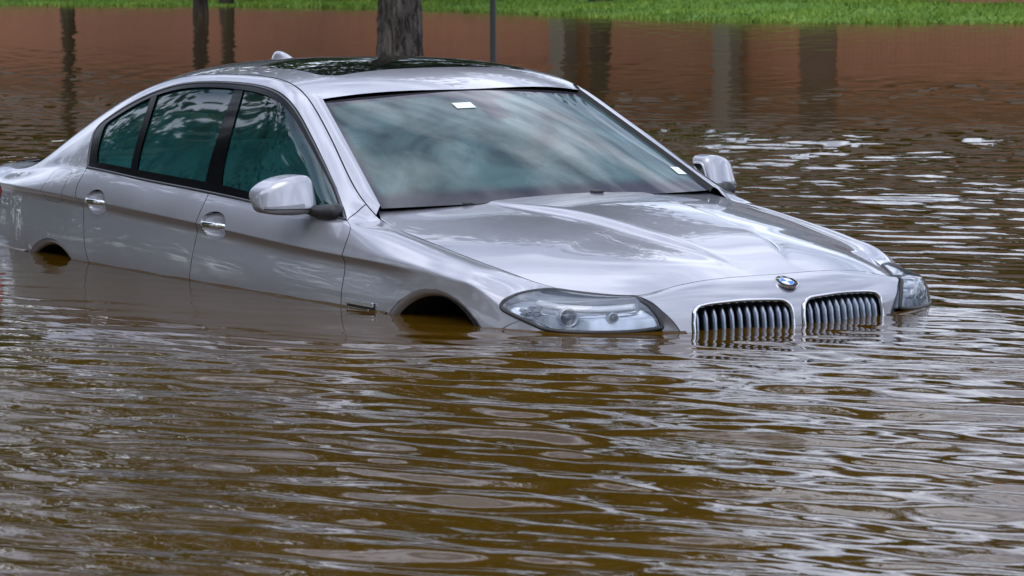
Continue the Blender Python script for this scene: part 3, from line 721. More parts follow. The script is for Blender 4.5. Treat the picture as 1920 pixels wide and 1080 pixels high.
mesh('inspection_sticker', on_screen(.86, .94, .12, .19, -.003), [(0, 1, 2, 3)], MT['sticker'], ws, False)
# ---------------------------------------------------------------- boot lid and inner shell
def bt(x, y): return np.stack([x, y, boot_z(x, y)], -1)
bpoly = [(E_spl(np.array([s]))[0, 0], E_spl(np.array([s]))[0, 1]-.003) for s in np.linspace(-4.79, -3.40, 50)]
bpoly = bpoly+[(-3.50+.14*u*u-.004, .700*u) for u in np.linspace(1, 0, 14)]
bpoly = bpoly+[(x, -h) for x, h in bpoly[::-1][1:]]
panel('trunk_lid', bt, bpoly, MT['paint'], car, 1, sc=(1, 1), d=.03, gap=.001, flip=True)
# ---------------------------------------------------------------- door mirrors
def rr2(w, h, r, n=5):
    out = []
    for cx, cy, a0 in ((w-r, h-r, 0), (-w+r, h-r, 90), (-w+r, -h+r, 180), (w-r, -h+r, 270)):
        for i in range(n+1): a = math.radians(a0+90*i/n); out.append((cx+r*math.cos(a), cy+r*math.sin(a)))
    return out
for sg in (-1, 1):
    mr = empty('mirror', (0, 0, 0), car)
    # rings along the car's width: (h, x centre, half depth, z low, z high)
    R = [(h_+.006, x_-.016, d_*.96, a_-.010, b_-.012) for h_, x_, d_, a_, b_ in [(.868, -.890, .030, .990, 1.060), (.874, -.890, .050, .968, 1.082), (.890, -.893, .062, .957, 1.093), (.925, -.900, .070, .951, 1.094), (.965, -.912, .073, .949, 1.087), (1.005, -.928, .070, .950, 1.073), (1.035, -.944, .062, .954, 1.052), (1.052, -.955, .046, .963, 1.030), (1.058, -.960, .025, .978, 1.012)]]
    V = []; F = []; m_ = 24
    for h, xc, dp, z0, z1 in R:
        rr = min(dp*.55, (z1-z0)*.20)
        for a, b in rr2(dp, (z1-z0)/2, rr): V.append((xc+a+(.018*(b/((z1-z0)/2)))*-1, h, (z0+z1)/2+b))
    for i in range(len(R)-1):
        for k in range(m_): F.append((i*m_+k, i*m_+(k+1) % m_, (i+1)*m_+(k+1) % m_, (i+1)*m_+k))
    F += [tuple(range(m_)), tuple((len(R)-1)*m_+k for k in range(m_))]
    V = np.array(V)
    o_ = mesh('mirror_cap', V*[1, sg, 1], F, [MT['paint'], MT['lowshell'], MT['black']], mr); subsurf(o_, 1)
    mi = []
    for f in F:
        c_ = V[list(f)].mean(0); mi.append(1 if c_[2] < .964 else 0)
    o_.data.polygons.foreach_set('material_index', mi)
    # seam between cap and lower shell
    pth = [(xc+dp*1.0-.018*((0.963-(z0+z1)/2)/((z1-z0)/2))*1+.0005, h, .963) for h, xc, dp, z0, z1 in R[1:-1]]
    v, f = sweep(np.array(pth)*[1, sg, 1], ring(.0022, .0022, 6), False, np.array([0, 0, 1.])); mesh('seam', v, f, MT['plastic'], mr)
    gl_ = [(-.975, .91, .965), (-.998, 1.02, .965), (-1.004, 1.015, 1.03), (-.98, .91, 1.05)]
    mesh('mirror_glass', np.array(gl_)*[1, sg, 1], [(0, 1, 2, 3)], MT['chrome'], mr, False)
    v, f = tube(np.array([(-.890, .905, .962), (-.86, .893, .954), (-.80, .884, .950), (-.74, .876, .955), (-.70, .868, .962)])*[1, sg, 1], [.016, .022, .026, .034, .030], 12); o_ = mesh('arm', v, f, MT['plastic'], mr); subsurf(o_, 1)
    tri = on_body([(-.80, .70), (-.665, .735), (-.735, .845)], .004)*[1, sg, 1]; mesh('sail_panel', np.concatenate([tri, tri-np.array([0, .01*sg, 0])]), [(0, 1, 2), (0, 3, 4, 1), (1, 4, 5, 2), (2, 5, 3, 0)], MT['black'], mr, False)
# ---------------------------------------------------------------- bonnet roundel
bs, btt = 1.42, tz(1.42, .771)
bp = body(np.array([bs]), np.array([btt]))[0]; bp[1] = 0; n_ = nrm(1.415, btt)[0]; n_[1] = 0; n_ = n_/np.linalg.norm(n_)+np.array([0, 0, .45]); n_ /= np.linalg.norm(n_)
bdg = empty('badge', (0, 0, 0), car)
ux = np.array([0, 1., 0]); uz = np.cross(ux, n_)*-1
if uz[2] < 0: uz = -uz
def disc(r0, r1, z0, z1, a0=0., a1=2*math.pi, n=36):
    V = []; F = []
    for i in range(n+1):
        a = a0+(a1-a0)*i/n
        for r, z in ((r0, z0), (r1, z1)): V.append(bp+n_*z+(ux*math.cos(a)+uz*math.sin(a))*r)
    return V, [(2*i, 2*i+1, 2*i+3, 2*i+2) for i in range(n)]
def dome(z, r): return z+.004*(1-(r/.041)**2)
BO = .004
mesh('rim', *join([disc(.0415, .0405, BO-.004, BO+.003), disc(.0405, .0385, BO+.003, BO+.0025), disc(.0235, .0255, dome(BO, .023), dome(BO, .025))]), MT['chrome'], bdg)
mesh('ring', *disc(.0254, .0388, dome(BO, .0254)-.0005, dome(BO, .0388)-.0005), MT['black'], bdg)
for q in range(4): mesh('quadrant', *disc(.0003, .0238, dome(BO, 0)-.0005, dome(BO, .0238)-.0005, q*math.pi/2, (q+1)*math.pi/2, 10), MT['white'] if q % 2 == 0 else MT['blue'], bdg)
for ch, an in (('B', 135), ('M', 90), ('W', 45)):
    fc_ = bpy.data.curves.new('letter', 'FONT'); fc_.body = ch; fc_.size = .0125; fc_.align_x = 'CENTER'; fc_.align_y = 'CENTER'; fc_.extrude = .0003
    tmp = bpy.data.objects.new('letter', fc_); COL.objects.link(tmp); dg = bpy.context.evaluated_depsgraph_get(); me = bpy.data.meshes.new_from_object(tmp.evaluated_get(dg)); bpy.data.objects.remove(tmp)
    a = math.radians(an); rt = a-math.pi/2; co = np.zeros(len(me.vertices)*3); me.vertices.foreach_get('co', co); co = co.reshape(-1, 3)
    X = co[:, 0]*math.cos(rt)-co[:, 1]*math.sin(rt)+.0322*math.cos(a); Y = co[:, 0]*math.sin(rt)+co[:, 1]*math.cos(rt)+.0322*math.sin(a)
    W = bp+ux*X[:, None]+uz*Y[:, None]+n_*(dome(BO, .032)+.0006+co[:, 2:3]); me.vertices.foreach_set('co', W.ravel()); me.update()
    link('letter', me, MT['white'], bdg)
# ---------------------------------------------------------------- cabin
def cushion(name, V0, mat, par, lv=2):
    o_ = mesh(name, *V0, mat, par); subsurf(o_, lv); return o_
def slab(p0, p1, w, th, y):
    """padded slab between two points in the xz plane"""
    a = np.array(p0); b = np.array(p1); d_ = (b-a)/np.linalg.norm(b-a); n2 = np.array([-d_[1], d_[0]]); V = []
    rows = [(0, .8), (.12, 1), (.5, 1.04), (.88, .94), (1, .75)]
    for f_, k in rows:
        c_ = a+(b-a)*f_
        for yy, tt in ((-1, .35), (-.8, .9), (0, .8), (.8, .9), (1, .35)):
            q = c_+n2*th*tt*.5; V.append((q[0], y+yy*w/2*k, q[1]))
        for yy, tt in ((1, .35), (.8, .9), (0, .9), (-.8, .9), (-1, .35)):
            q = c_-n2*th*tt*.5; V.append((q[0], y+yy*w/2*k, q[1]))
    F = [(i*10+k, i*10+(k+1) % 10, (i+1)*10+(k+1) % 10, (i+1)*10+k) for i in range(4) for k in range(10)]+[tuple(range(10))[::-1], tuple(40+k for k in range(10))]
    return V, F
for y in (-.37, .37):
    st_ = empty('seat', (0, 0, 0), car)
    cushion('cushion', slab((-1.05, .54), (-1.58, .50), .52, .16, y), MT['leather'], st_)
    cushion('backrest', slab((-1.56, .52), (-1.84, 1.12), .50, .14, y), MT['leather'], st_)
    cushion('headrest', slab((-1.83, 1.15), (-1.90, 1.30), .27, .10, y), MT['leather'], st_)
rs = empty('rear_seat', (0, 0, 0), car)
cushion('backrest', slab((-2.52, .55), (-2.80, 1.08), 1.25, .16, 0), MT['leather'], rs)
for y in (-.37, .37): cushion('headrest', slab((-2.76, 1.08), (-2.82, 1.20), .26, .10, y), MT['leather'], rs)
V = []; F = []
prof = [(-.56, .985), (-.70, .985), (-.84, .975), (-.95, .955), (-1.00, .90), (-1.0, .78), (-.96, .65)]
ys = np.linspace(-.72, .72, 13)
for y in ys:
    for x, z in prof: V.append((x-.12*(y/.72)**2*(x > -.8), y*(1 if x < -.6 else .98), z-.03*(abs(y)/.72)**4))
F = [(i*7+k, i*7+k+1, (i+1)*7+k+1, (i+1)*7+k) for i in range(12) for k in range(6)]
dsh = mesh('dashboard', V, F, MT['dash'], car)
v, f = sweep(curve2([(-.80+.05*math.cos(a), .37+.17*math.cos(a), .985+.035*math.sin(a)) for a in np.linspace(math.pi, 0, 9)], 4), ring(.10, .025, 8), False, np.array([0, 0, 1.])); mesh('instrument_hood', v, f, MT['dash'], dsh)
sw_ = empty('steering_wheel', (0, 0, 0), car); cS = np.array([-1.10, .37, .93]); axs = np.array([-.90, 0, .42]); axs /= np.linalg.norm(axs); s1 = np.array([0, 1., 0]); s2 = np.cross(axs, s1)
v, f = sweep([cS+.185*(s1*math.cos(a)+s2*math.sin(a)) for a in np.linspace(0, 2*math.pi, 40, endpoint=False)], ring(.016, .016, 8), True, axs); mesh('rim', v, f, MT['plastic'], sw_)
v, f = join([tube([cS, cS+.18*(s1*math.cos(a)+s2*math.sin(a))], [.03, .018], 8) for a in (math.radians(0), math.radians(180), math.radians(270))]+[tube([cS-axs*.06, cS+axs*.02], [.08, .07], 16)]); mesh('spokes', v, f, MT['plastic'], sw_)
# sensor pod and inside mirror
irm = mesh('sensor_pod', *box(-1.16, -1.07, -.055, .055, 1.235, 1.30), MT['plastic'], car); subsurf(bevel_obj(irm, .02, 2), 0)
irm = mesh('interior_mirror', *box(-1.20, -1.17, -.13, .13, 1.20, 1.265), MT['plastic'], car); bevel_obj(irm, .012, 3)
# headlining and floor keep the cabin dark
def rfi(x, y): return np.stack([x, y, roof_z(x, y)-.03], -1)
hlp = [(x, h*.97) for x, h in redge]; hlp = hlp+[(x, -h) for x, h in hlp[::-1]]
panel('headlining', rfi, hlp, M('headlining', (.16, .17, .17), .9), car, 1, sc=(1, 1), d=.06, gap=.0, flip=True, skirt=0, holes=[SR])
V, F = box(-3.3, .6, -.80, .80, .25, .45); mesh('floor_pan', V, F, MT['dark'], car, False)
V, F = box(-.40, .55, -.62, .62, .45, .70); mesh('engine_bay', V, F, MT['dark'], car, False)
V, F = box(-3.75, -2.95, -.62, .62, .45, .95); mesh('trunk_box', V, F, MT['dark'], car, False)
# ================================================================ setting: water, ground, building, trees
FH = np.array([math.cos(YAW), math.sin(YAW)]); RH = np.array([FH[1], -FH[0]])
def dl(D, lat): p = CAM[:2]+FH*D+RH*lat; return p        # ground point D metres ahead of the camera, lat metres to the right
rng = np.random.default_rng(7)
def water():
    # polar sheet round the camera's foot: fine where the ripples can be told apart, coarse elsewhere
    az = np.concatenate([np.linspace(-math.pi, -.30, 60, endpoint=False), np.linspace(-.30, -.165, 70, endpoint=False), np.linspace(-.165, .165, 500, endpoint=False), np.linspace(.165, .30, 70, endpoint=False), np.linspace(.30, math.pi, 60)])
    rows = np.linspace(1330, 112, 820); Dn = 7950/rows
    D = np.concatenate([[.3], np.linspace(.8, Dn[0]-.02, 70), Dn[1:], np.geomspace(74, 900, 24)])
    A, R_ = np.meshgrid(az, D); X = CAM[0]+R_*(FH[0]*np.cos(A)+RH[0]*np.sin(A)); Y = CAM[1]+R_*(FH[1]*np.cos(A)+RH[1]*np.sin(A))
    n, m = X.shape; x = X.ravel(); y = Y.ravel()
    wx = .35*np.sin(x*.9+1.3*np.sin(y*.7))+.25*np.sin(y*1.7+.8*x); wy = .35*np.sin(y*1.1+1.1*np.sin(x*.6)+2)+.2*np.sin(1.9*x-.7*y)
    H = np.zeros_like(x); env = .65+.35*np.sin(.55*x+.8*y+1.5*np.sin(.4*y))*np.sin(.75*y-.35*x+.7)
    for i in range(110):
        lam = math.exp(rng.uniform(math.log(.065), math.log(.8))); th = math.radians((rng.normal(124, 10) if i % 5 else rng.normal(102, 14))); k = 2*math.pi/lam
        sl = .0290*math.exp(-(math.log(lam/.19)/.64)**2)+.0022
        ph = rng.uniform(0, 6.28); w = min(1., lam*1.6)
        q = k*((x+wx*w*.35)*math.cos(th)+(y+wy*w*.35)*math.sin(th))+ph
        H += sl/k*np.sin(q+.35*np.sin(q))
    H *= env
    # calm water in the lee of the car
    dx = np.maximum(np.maximum(-3.9-x, x-.62), 0); dy = np.maximum(np.abs(y)-.80, 0); dc = np.hypot(dx, dy)
    side = 1-smooth(.1, .9, x)
    calm = lerp(.70+.30*smooth(.0, .9, dc), .17+.83*smooth(.8, 3.2, dc), side)
    rr = np.hypot(x-CAM[0], y-CAM[1]); aa = np.abs(A.ravel())
    fade = smooth(.34, .20, aa)*smooth(2.0, 5.5, rr)*(.60+.40*smooth(40, 13, rr))
    z = H*calm*fade
    V = np.stack([x, y, z], 1).astype(np.float32)
    i, j = np.meshgrid(np.arange(n-1), np.arange(m-1), indexing='ij'); q = (i*m+j).ravel(); F = np.stack([q, q+1, q+m+1, q+m], 1).astype(np.int32)
    me = bpy.data.meshes.new('water'); me.vertices.add(len(V)); me.vertices.foreach_set('co', V.ravel()); me.loops.add(F.size); me.loops.foreach_set('vertex_index', F.ravel())
    me.polygons.add(len(F)); me.polygons.foreach_set('loop_start', np.arange(0, F.size, 4, dtype=np.int32)); me.polygons.foreach_set('loop_total', np.full(len(F), 4, np.int32)); me.polygons.foreach_set('use_smooth', np.ones(len(F), bool))
    at = me.attributes.new('calm', 'FLOAT', 'POINT'); at.data.foreach_set('value', (calm).astype(np.float32))
    me.update(calc_edges=True); me.validate()
    m = M('muddy_water', (.065, .036, .005), .03, 0, **{'IOR': 1.333}); k = NT(m); v = k.coord()
    k.l(k.ramp(k.noise(v, .35, 3), [(.3, (.046, .0235, .0014)), (.7, (.068, .0345, .0024))]), k.b.inputs['Base Color'])
    c1 = k.n('ShaderNodeMapping', Rotation=(0, 0, math.radians(-26)), Scale=(.42, 1.0, 1)); k.l(v, c1.inputs['Vector'])
    n1 = k.noise(c1.outputs[0], 9, 3, .5, .4); n2 = k.noise(c1.outputs[0], 30, 2, .5)
    h_ = k.math('ADD', n1, k.math('MULTIPLY', n2, .22)); at = k.n('ShaderNodeAttribute', {'attribute_name': 'calm'})
    bp_ = k.n('ShaderNodeBump', Distance=.012); k.l(k.math('ADD', k.math('MULTIPLY', at.outputs['Fac'], .04), .10), bp_.inputs['Strength']); k.l(h_, bp_.inputs['Height']); k.l(bp_.outputs[0], k.b.inputs['Normal'])
    return tag(link('water', me, m), kind='structure')
WATER = water()
def meniscus(sg):
    # water climbing a few millimetres up the bodywork
    ss = [s for s in np.linspace(-4.78, 1.41, 420) if not (abs(s-ARF[0]) < .275 or abs(s-ARR[0]) < .235 or 1.0 < s < 1.405)]
    runs = []; last = None
    for s in ss:
        if last is None or s-last > .03: runs.append([])
        runs[-1].append(s); last = s
    V = []; F = []
    for run in runs:
        o = len(V); r = np.random.default_rng(5)
        for s in run:
            t = tz(s, WZ); p = body(np.array([s]), np.array([t]))[0]; n = nrm(s, t)[0]; n[2] = 0; n /= np.linalg.norm(n); h = .0050+.0012*math.sin(s*17)
            for d_, z in ((-.004, h), (.0015, h*.85), (.006, h*.30), (.013, .0008), (.020, -.004)): q = p+n*d_; V.append((q[0], q[1]*sg, z))
        for i in range(len(run)-1):
            for k in range(4): F.append((o+i*5+k, o+i*5+k+1, o+(i+1)*5+k+1, o+(i+1)*5+k))
    mesh('meniscus', V, F, WATER.data.materials[0], WATER)
for sg in (-1, 1): meniscus(sg)
# shore line: distance from the camera as a function of sideways position
_sh = np.array([(-48.5, 66.), (-30, 66.), (-11.5, 70.6), (-9.97, 67.), (-6.2, 64.8), (-2.6, 63.0), (0, 59.), (2.7, 53.6), (4.7, 51.), (7.8, 50.7), (12, 50.5), (60, 44)])
def shore(lat): return np.interp(lat, [-300, -60, -20, -10, -6.2, -2.6, 0, 2.7, 4.7, 7.8, 12, 60, 300], [120, 88, 76, 72.0, 69.5, 66.5, 61.0, 55.0, 52.4, 51.8, 51.4, 46, 30])
def gz(D, lat):
    d = D-shore(lat); w = .16*np.sin(lat*1.7+.3*D)+.10*np.sin(lat*4.1+1)
    up = np.where(d > 0, .016*np.clip(d, 0, 12)+.006*np.clip(d-12, 0, 400), .05*d)
    up = up+.05*smooth(8.3, 6.6, lat)*smooth(4, 8, d)
    z = np.maximum(up+.012*w*np.clip(d, 0, 3), -.70)
    back = np.maximum(0, -(D+22))*.06-.70; return np.where(D < -15, np.minimum(back, 1.2), z)
def ground():
    Ds = np.concatenate([np.linspace(-300, -20, 20), np.linspace(-15, 44, 16), np.linspace(46, 84, 130), np.geomspace(86, 1500, 26)])
    Ls = np.concatenate([-np.geomspace(1500, 24, 24), np.linspace(-22, 22, 130), np.geomspace(24, 1500, 24)])
    A, B_ = np.meshgrid(Ds, Ls, indexing='ij'); Z = gz(A, B_); P = CAM[:2]+A[..., None]*FH+B_[..., None]*RH
    V = np.concatenate([P, Z[..., None]], -1).reshape(-1, 3); n, m = A.shape
    F = [(i*m+j, i*m+j+1, (i+1)*m+j+1, (i+1)*m+j) for i in range(n-1) for j in range(m-1)]
    mt = M('turf', (.06, .12, .015), .9); k = NT(mt); v = k.coord()
    k.l(k.ramp(k.noise(v, 1.2, 5, .6), [(.3, (.06, .14, .010)), (.55, (.09, .21, .014)), (.75, (.12, .24, .02))]), k.b.inputs['Base Color']); k.l(k.bump(k.noise(v, 14, 5), .8, .05), k.b.inputs['Normal'])
    return tag(mesh('ground', V, F, mt), kind='structure')
ground()
def grass():
    n = 70000; lat = rng.uniform(-15, 16, n); D = shore(lat)+rng.uniform(0, 1, n)**1.3*17-.35; z = gz(D, lat); P = CAM[:2]+D[:, None]*FH+lat[:, None]*RH
    hgt = rng.uniform(.03, .085, n)*(1+.5*np.sin(lat*2.3)*np.sin(D*1.1)); w = rng.uniform(.010, .020, n); an = rng.uniform(0, 6.28, n); le = rng.normal(0, .04, (n, 2))
    V = np.zeros((n, 3, 3)); c, s = np.cos(an)*w, np.sin(an)*w
    V[:, 0] = np.stack([P[:, 0]-c, P[:, 1]-s, z-.01], 1); V[:, 1] = np.stack([P[:, 0]+c, P[:, 1]+s, z-.01], 1); V[:, 2] = np.stack([P[:, 0]+le[:, 0], P[:, 1]+le[:, 1], z+hgt], 1)
    mt = M('grass_blades', (.10, .24, .02), .7); k = NT(mt); v = k.coord()
    k.l(k.ramp(k.noise(v, .55, 6, .7), [(.3, (.06, .115, .010)), (.5, (.13, .235, .016)), (.7, (.24, .33, .035))]), k.b.inputs['Base Color'])
    me = bpy.data.meshes.new('grass'); me.vertices.add(3*n); me.vertices.foreach_set('co', V.astype(np.float32).ravel()); me.loops.add(3*n); me.loops.foreach_set('vertex_index', np.arange(3*n, dtype=np.int32)); me.polygons.add(n); me.polygons.foreach_set('loop_start', np.arange(0, 3*n, 3, dtype=np.int32)); me.polygons.foreach_set('loop_total', np.full(n, 3, np.int32)); me.update(calc_edges=True)
    tag(link('grass', me, mt), 'bright green grass on the bank behind the flooded car', 'grass', kind='stuff')
grass()
# ---------------------------------------------------------------- low brick building beyond the grass (its reflection colours the water)
def brick_mat():
    m = M('brick', (.3, .12, .07), .85); k = NT(m); v = k.coord('Generated')
    tcn = k.t.nodes.new('ShaderNodeTexCoord'); mpn = k.n('ShaderNodeMapping', Rotation=(math.radians(90), 0, 0)); k.l(tcn.outputs['Object'], mpn.inputs['Vector'])
    bt_ = k.n('ShaderNodeTexBrick', Scale=1.0, Color1=(.34, .118, .062, 1), Color2=(.25, .08, .045, 1), Mortar=(.32, .215, .16, 1)); bt_.inputs['Brick Width'].default_value = .22; bt_.inputs['Row Height'].default_value = .075; bt_.inputs['Mortar Size'].default_value = .006; k.l(mpn.outputs[0], bt_.inputs['Vector'])
    k.l(bt_.outputs['Color'], k.b.inputs['Base Color']); return m
MT['brick'] = brick_mat(); MT['render'] = M('grey_render', (.15, .135, .125), .7); MT['column'] = M('weathered_column', (.16, .125, .105), .8); MT['roof'] = M('brown_shingle', (.055, .04, .03), .9); MT['pane'] = M('window_glass', (.02, .025, .03), .05); MT['door'] = M('dark_door', (.10, .05, .032), .5)
bA = dl(83.5, -16); bB = dl(54.5, 14.5); bd = bB-bA; blen = float(np.linalg.norm(bd)); bang = math.atan2(bd[1], bd[0])
bld = empty('building', (bA[0], bA[1], -.2)); bld.rotation_euler = (0, 0, bang); tag(bld, 'low red brick building behind the grass bank, its foot showing at the top right corner', 'building')
def bpx(lat_px, D): return 0
def along(px):   # distance along the facade met by the image column px
    a = (px-960)/FPX; d = FH+RH*a; M2 = np.array([[d[0], -bd[0]], [d[1], -bd[1]]]); q = np.linalg.solve(M2, bA-CAM[:2]); return q[1]*blen
nf = 1   # facade faces local -y or +y
loc_y = -1 if np.dot(np.array([math.sin(bang), -math.cos(bang)]), CAM[:2]-bA) > 0 else 1
WH = 3.0
def lb(name, x0, x1, y0, y1, z0, z1, mat, par=bld): return mesh(name, *box(x0, x1, min(y0*loc_y, y1*loc_y), max(y0*loc_y, y1*loc_y), z0, z1), mat, par, False)
lb('wall', -6, blen+8, 0, -8, -.3, WH, MT['brick'])
V = [(-7, .7*loc_y, WH-.05), (blen+9, .7*loc_y, WH-.05), (blen+9, -4*loc_y, WH+2.2), (-7, -4*loc_y, WH+2.2), (-7, -8.7*loc_y, WH-.05), (blen+9, -8.7*loc_y, WH-.05)]
mesh('roof', V, [(0, 1, 2, 3), (3, 2, 5, 4), (0, 3, 4), (1, 5, 2)], MT['roof'], bld, False)
lb('fascia', -7, blen+9, .72, .66, WH-.26, WH-.04, MT['render']); lb('soffit', -7, blen+9, .66, .002, WH-.16, WH-.10, MT['render'])
for px, w in ((1392, .42), (1085, .40)):
    x = along(px); lb('column', x-w/2, x+w/2, .62, .25, .1, WH-.26, MT['column'])
for px, w in ((1535, .7),):
    x = along(px); d_ = lb('door', x-w/2, x+w/2, .03, -.02, .15, 2.3, MT['door']); lb('door_frame', x-w/2-.08, x+w/2+.08, .025, -.01, .12, 2.38, MT['door'], d_)
for px, w in ((-180, 1.2),):
    x = along(px); wn_ = lb('window', x-w/2, x+w/2, .02, -.05, 1.0, 2.2, MT['pane']); 
    for q in (-.5, 0, .5): lb('mullion', x+q*w-.03, x+q*w+.03, .04, 0, .98, 2.22, MT['render'], wn_)
# ---------------------------------------------------------------- trees
def bark(name, c0, c1, sc):
    m = M(name, c0, .9); k = NT(m); v = k.coord(scale=(1, 1, .22)); f = k.noise(v, sc, 6, .65, .6)
    k.l(k.ramp(f, [(.40, c0), (.54, c1), (.68, tuple(q*1.5 for q in c1))]), k.b.inputs['Base Color']); k.l(k.bump(f, 1.0, .12), k.b.inputs['Normal']); return m
MT['bark'] = bark('grey_bark', (.028, .021, .016), (.17, .145, .12), 20); MT['bark2'] = bark('dark_bark', (.012, .009, .006), (.050, .036, .022), 12)
def leaf_mat(name, a, b):
    m = M(name, a, .6); k = NT(m); v = k.coord(); k.l(k.ramp(k.noise(v, .8, 4, .6), [(.3, a), (.7, b)]), k.b.inputs['Base Color'])
    return m
MT['leaf'] = leaf_mat('leaf_green', (.018, .045, .010), (.055, .115, .025)); MT['leaf2'] = leaf_mat('leaf_dark', (.012, .030, .008), (.035, .075, .018))
def tree(label, xy, base, h, tr, cr, seed, leaf, bk, nl=5200, ls=.22, clear=.35, group=None):
    r = np.random.default_rng(seed); t = empty('tree', (xy[0], xy[1], base)); tag(t, label, 'tree', group)
    zs = np.linspace(-.8, h*.82, 14); parts = []; big = tr > .2 and ls < .21
    px_ = np.cumsum(r.normal(0, .05, 14))*tr*2.2; py_ = np.cumsum(r.normal(0, .05, 14))*tr*2.2; px_ -= px_[2]; py_ -= py_[2]
    rad = tr*(1-.75*np.clip(zs/h, 0, 1))*(1+.30*np.exp(-np.clip(zs+.2, 0, 9)*2.4))
    parts.append(tube(np.stack([px_, py_, zs], 1), rad, 18)); tips = []
    for i in range(13):
        z0 = h*r.uniform(clear, .78); a = r.uniform(0, 6.28); ln = cr*r.uniform(.55, .95)*(1-.35*(z0/h-clear)); p0 = np.array([np.interp(z0, zs, px_), np.interp(z0, zs, py_), z0])
        dv = np.array([math.cos(a), math.sin(a), r.uniform(.25, .8)]); pts = [p0+dv*ln*f+np.array([0, 0, .12*ln*f*f])+r.normal(0, .03*ln, 3)*f for f in np.linspace(0, 1, 6)]
        r0 = tr*.34*(1-.5*z0/h); parts.append(tube(pts, np.linspace(r0, r0*.2, 6), 7)); tips += pts[2:]
    tips += [np.array([np.interp(z, zs, px_), np.interp(z, zs, py_), z]) for z in np.linspace(h*.6, h*.82, 5)]
    v_, f_ = join(parts)
    if big:   # ridged bark on the one trunk that stands near the car
        zz = np.linspace(-.8, h*.5, 150); cx_ = np.interp(zz, zs, px_); cy_ = np.interp(zz, zs, py_); rr_ = np.interp(zz, zs, rad); na = 64; an = np.linspace(0, 2*math.pi, na, endpoint=False)
        A_, Z_ = np.meshgrid(an, zz); ph = 1.3*np.sin(Z_*2.1)+.9*np.sin(Z_*5.3+1)
        rd = np.abs(np.sin(A_*6.5+ph+.8*np.sin(Z_*9+A_*3)))**.7*.030+.012*np.sin(A_*17+Z_*21)+.010*np.sin(A_*29-Z_*34); R3 = rr_[:, None]*(1.0+.10*np.sin(A_*2+Z_*.7)*.5)+rd-.012
        V3 = np.stack([cx_[:, None]+R3*np.cos(A_), cy_[:, None]+R3*np.sin(A_), Z_], -1).reshape(-1, 3)
        F3 = [(i*na+k, i*na+(k+1) % na, (i+1)*na+(k+1) % na, (i+1)*na+k) for i in range(149) for k in range(na)]
        o3 = len(v_); v_ = list(v_)+list(V3); f_ = list(f_)+[tuple(q+o3 for q in f) for f in F3]
    mesh('trunk', v_, f_, bk, t)
    tips = np.array(tips); n = nl; c = tips[r.integers(0, len(tips), n//26)]+r.normal(0, cr*.17, (n//26, 3))*[1, 1, .75]
    c = np.repeat(c, 26, 0); n = len(c); P = c+r.normal(0, 1, (n, 3))*cr*.085*[1, 1, .7]; P[:, 2] = np.maximum(P[:, 2], h*clear*.8)
    a = r.normal(0, 1, (n, 3)); a /= np.linalg.norm(a, axis=1, keepdims=True); b = np.cross(a, r.normal(0, 1, (n, 3))); b /= np.linalg.norm(b, axis=1, keepdims=True); s_ = ls*r.uniform(.6, 1.3, (n, 1))
    V = np.stack([P-a*s_, P+b*s_*.5, P+a*s_, P-b*s_*.5], 1).reshape(-1, 3); F = np.arange(4*n).reshape(-1, 4)
    mesh('crown', V, F, leaf, t, False); return t
tree('grey-barked tree trunk rising from the water right behind the car roof', dl(36.6, -1.205), -.65, 16, .225, 6.2, 3, MT['leaf'], MT['bark'], 16000, .20, .30)
tree('dark slim tree trunk at the water edge left of the car roof', dl(60.2, -5.56), -.25, 9, .135, 3.0, 5, MT['leaf2'], MT['bark2'], 5000, .2, .42)
for i, (px, D, w, hh, lab) in enumerate(((133, 74.5, .15, 9, 'thin brown trunk on the bank farthest left'), (430, 70.5, .14, 8, 'thin trunk on the bank just right of the dark slim trunk'), (1127, 64., .19, 10, 'dark trunk on the bank right of the thin metal post'))):
    la = (px-960)/FPX*D; tree(lab, dl(D, la), float(gz(np.array(D), np.array(la))), hh, w, 2.6, 20+i, MT['leaf2'], MT['bark2'], 4200, .2, .45)
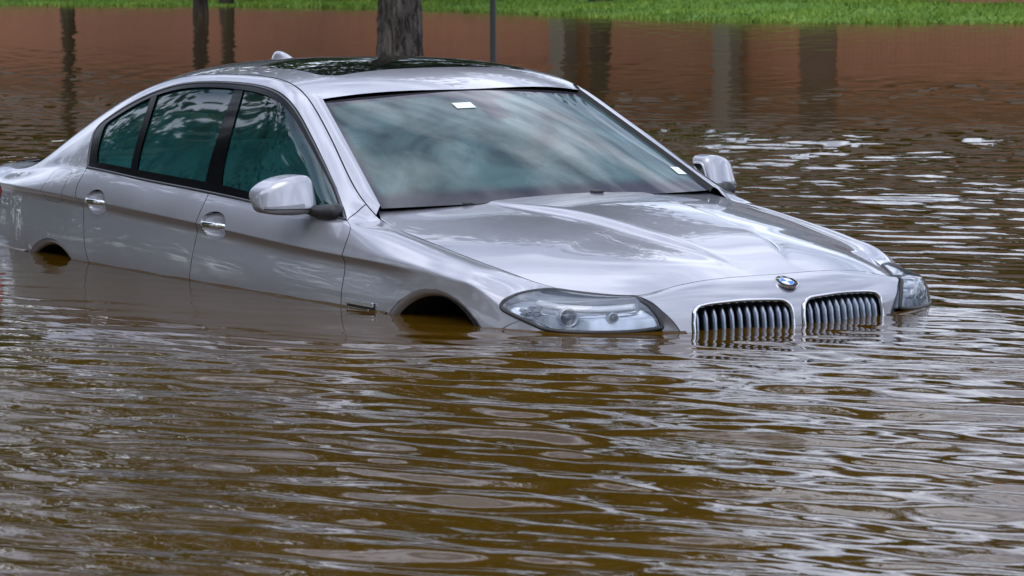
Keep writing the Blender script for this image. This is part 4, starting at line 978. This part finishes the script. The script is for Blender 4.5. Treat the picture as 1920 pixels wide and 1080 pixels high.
# taller trees behind the building and to the sides, seen only as reflections in the water and on the car
bgT = [(13, 90, 10.5, 5), (-13, 101, 11.5, 5.5), (-28, 98, 12, 6), (-18, 100, 13, 6), (-8.5, 97, 11, 5.5), (0.5, 95, 12, 6), (9, 88, 10, 5.5), (17, 83, 11, 6), (26, 76, 11, 6)]
for i, (la, D, hh, crr) in enumerate(bgT):
    tree(['third from the right', 'third from the left', 'leftmost', 'second from the left', 'fourth from the left', 'middle', 'fourth from the right', 'second from the right', 'rightmost'][i]+' of the tall leafy trees behind the brick building', dl(D, la), .3, hh, .28, crr, 40+i, MT['leaf2'] if i % 2 else MT['leaf'], MT['bark2'], 5200, .42, .30, 'trees behind the building')
for i, (x, y, hh, crr) in enumerate(((-20.5, -7.0, 11.3, 5.0), (-22.5, -13.5, 12.8, 5.8), (-17, -20, 13, 5.2), (-33, -9, 13, 6.), (-9, -25, 13, 5.4), (0, -28, 14, 5.6), (9, -31, 13, 5.4), (19, -27, 14, 5.6))):  # the last four stand out of view, added to darken the body side
    tree('broad tree left of the picture, mirrored in the car '+['rear door window', 'front door window', 'front wing', 'rearmost side window', 'rear door skin, added unseen', 'front door skin, added unseen', 'headlight', 'nose, added unseen'][i], (x, y), -.5, hh, .26, crr, 60+i, MT['leaf'], MT['bark2'], 7000, .26, .10, 'trees beyond the left edge')
tree('broad tree added just left of the picture edge for the hood to mirror', dl(52, -11.2), -.4, 13, .24, 5.0, 77, MT['leaf'], MT['bark2'], 9000, .22, .22)  # added out of view so the hood mirrors a dark crown
# unseen belt of woodland added all round to hide the bright horizon sky
def added_woods():
    r = np.random.default_rng(99); n = 42000; a = r.uniform(0, 2*math.pi, n); R0 = 104+9*np.sin(3*a+1)+5*np.sin(7*a); d = R0+r.uniform(0, 16, n)
    top = 8+2.4*np.sin(a*23)+2.2*np.sin(a*41+2)+1.6*np.sin(a*67+1); z = .3+top*r.uniform(0, 1, n)**.8; P = np.stack([-3+d*np.cos(a), d*np.sin(a), z], 1)
    u = r.normal(0, 1, (n, 3)); u /= np.linalg.norm(u, axis=1, keepdims=True); w = np.cross(u, r.normal(0, 1, (n, 3))); w /= np.linalg.norm(w, axis=1, keepdims=True); s_ = r.uniform(.5, 1.1, (n, 1))
    V = np.stack([P-u*s_, P+w*s_*.6, P+u*s_, P-w*s_*.6], 1).reshape(-1, 3)
    tag(mesh('added_woods', V, np.arange(4*n).reshape(-1, 4), MT['leaf2'], None, False), 'unseen far belt of woodland added to block the low sky', 'added_woods', kind='stuff')
added_woods()
# ---------------------------------------------------------------- sign post
pp = dl(35.6, -.188)
po = empty('sign_post', (pp[0], pp[1], -.7)); tag(po, 'thin dark metal post standing in the water behind the car roof', 'post')
mesh('pole', *tube([(0, 0, 0), (0, 0, 3.3)], [.032, .032], 14), M('dark_steel', (.012, .017, .018), .5, .2), po)
v, f = box(-.22, .22, -.012, .012, 2.6, 3.25); sgn_ = mesh('sign_plate', v, f, M('sign_back', (.30, .31, .32), .4, .7), po, False); sgn_.rotation_euler = (0, 0, YAW+math.pi/2); bevel_obj(sgn_, .006, 2)
